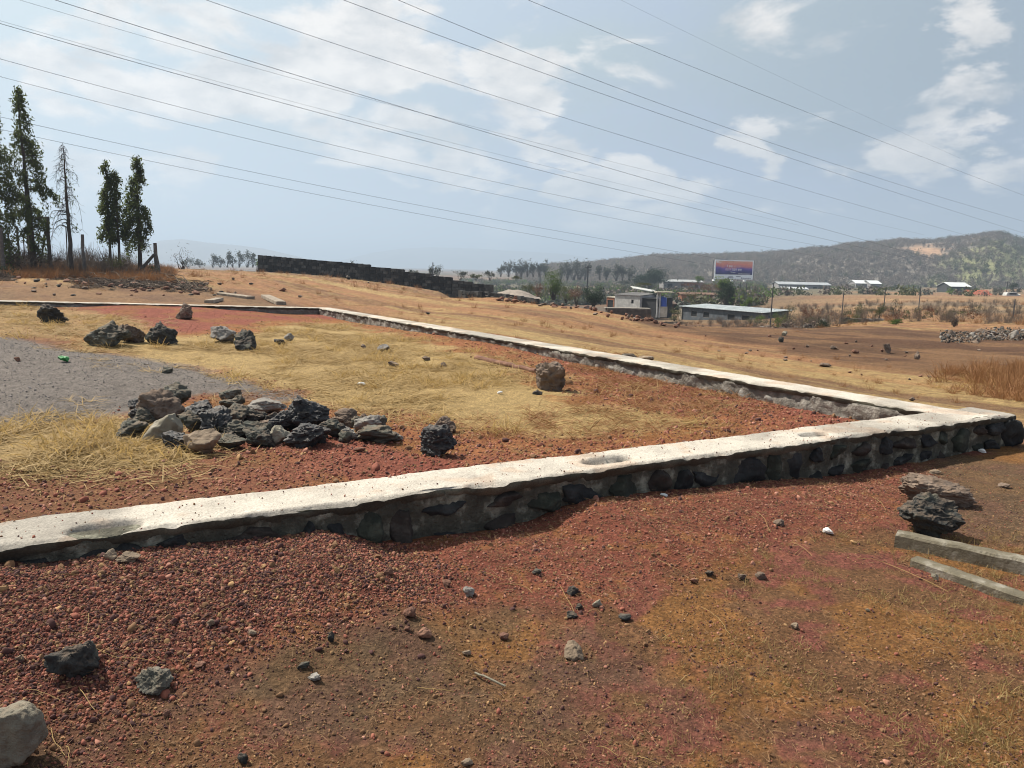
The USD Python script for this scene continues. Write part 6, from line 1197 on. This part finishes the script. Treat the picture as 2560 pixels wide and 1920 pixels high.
hill('far_ridge', 'faint distant ridge on the horizon in the middle', [(780, 668), (930, 632), (1000, 622), (1080, 618), (1200, 622), (1260, 626), (1400, 634), (1520, 650), (1650, 672)], 6800, 5600, -10, farm, 120, 16, 20, 9)
# ---------------------------------------------------------------- overhead lines
wirem = mat('cable', (.05, .05, .055), .6, .1, 3)
VX = 3300.0
W = [([(1320, 0), (1824, 203), (2252, 373), (2560, 488)], 62, .016, 'highest cable crossing the upper right of the sky'), ([(1552, 0), (1743, 93), (2021, 226), (2252, 330)], 95, .010, 'faint thin earth wire above the highest cable at the right'),
     ([(990, 0), (1280, 113), (1789, 312), (2560, 553)], 66, .017, 'cable entering at the top left of centre, second from above on the right'), ([(857, 0), (1280, 153), (2177, 463), (2560, 582)], 70, .018, 'cable just below its near twin in the upper middle'), ([(515, 0), (1280, 252), (1778, 408), (2403, 584)], 82, .018, 'single cable entering the top edge at the left third'),
     ([(133, 0), (706, 173), (1280, 352), (1766, 492), (2183, 605)], 92, .023, 'dark thick cable entering at the top left corner'), ([(52, 0), (463, 121), (926, 249), (1280, 345), (1726, 446), (2160, 556)], 110, .013, 'thin cable crossing under the dark thick cable'), ([(0, 52), (521, 197), (1280, 395), (1847, 529)], 112, .011, 'thin upper cable of the close pair at the left edge'),
     ([(0, 60), (231, 124), (752, 269), (1280, 408), (1772, 532), (2113, 608)], 105, .023, 'thicker lower cable of the close pair at the left edge'), ([(0, 146), (752, 347), (1280, 461), (1708, 550), (2032, 613)], 115, .018, 'cable third from below at the left edge above the trees'), ([(0, 192), (492, 315), (1280, 495), (1743, 587), (1945, 622)], 122, .018, 'cable passing just above the tree tops at the left'),
     ([(0, 292), (127, 321), (694, 443), (1280, 557), (1685, 628)], 138, .020, 'second lowest cable, running behind the left trees'), ([(0, 324), (370, 400), (1280, 579), (1627, 637)], 145, .020, 'lowest cable, running behind the left trees to the far hill')]
for pts, d0, r, lab in W:
    P = np.array(pts, float); c = np.polyfit(P[:, 0], P[:, 1], 2)
    x = np.linspace(P[0, 0] - 140, min(P[-1, 0] + (150 if P[-1, 0] < 2500 else 120), 2700), 44); d = d0 * (VX - 1280) / (VX - x)
    obj('overhead_cable', MB().tube(at(x, np.polyval(c, x), d), r, 5).mesh(), wirem, None, lab, 'cable', smooth=True)
# ---------------------------------------------------------------- the air
HZ = 9000.0
hz = usdkit.material(stage, '/World/Looks/haze_air', {'v': ('principled_volume', {'color': HAZE_COLOR, 'density': HAZE_DENSITY, 'anisotropy': 0.25})}, [], volume='v.volume')
b = trimesh.creation.box((2 * HZ, 2 * HZ, 330.0)); b.apply_translation([0, 0, 165.0 - 14])
o = usdkit.mesh(stage, '/World/haze', b, hz); tag(o, 'pale dry haze filling the air', None, None, 'stuff')
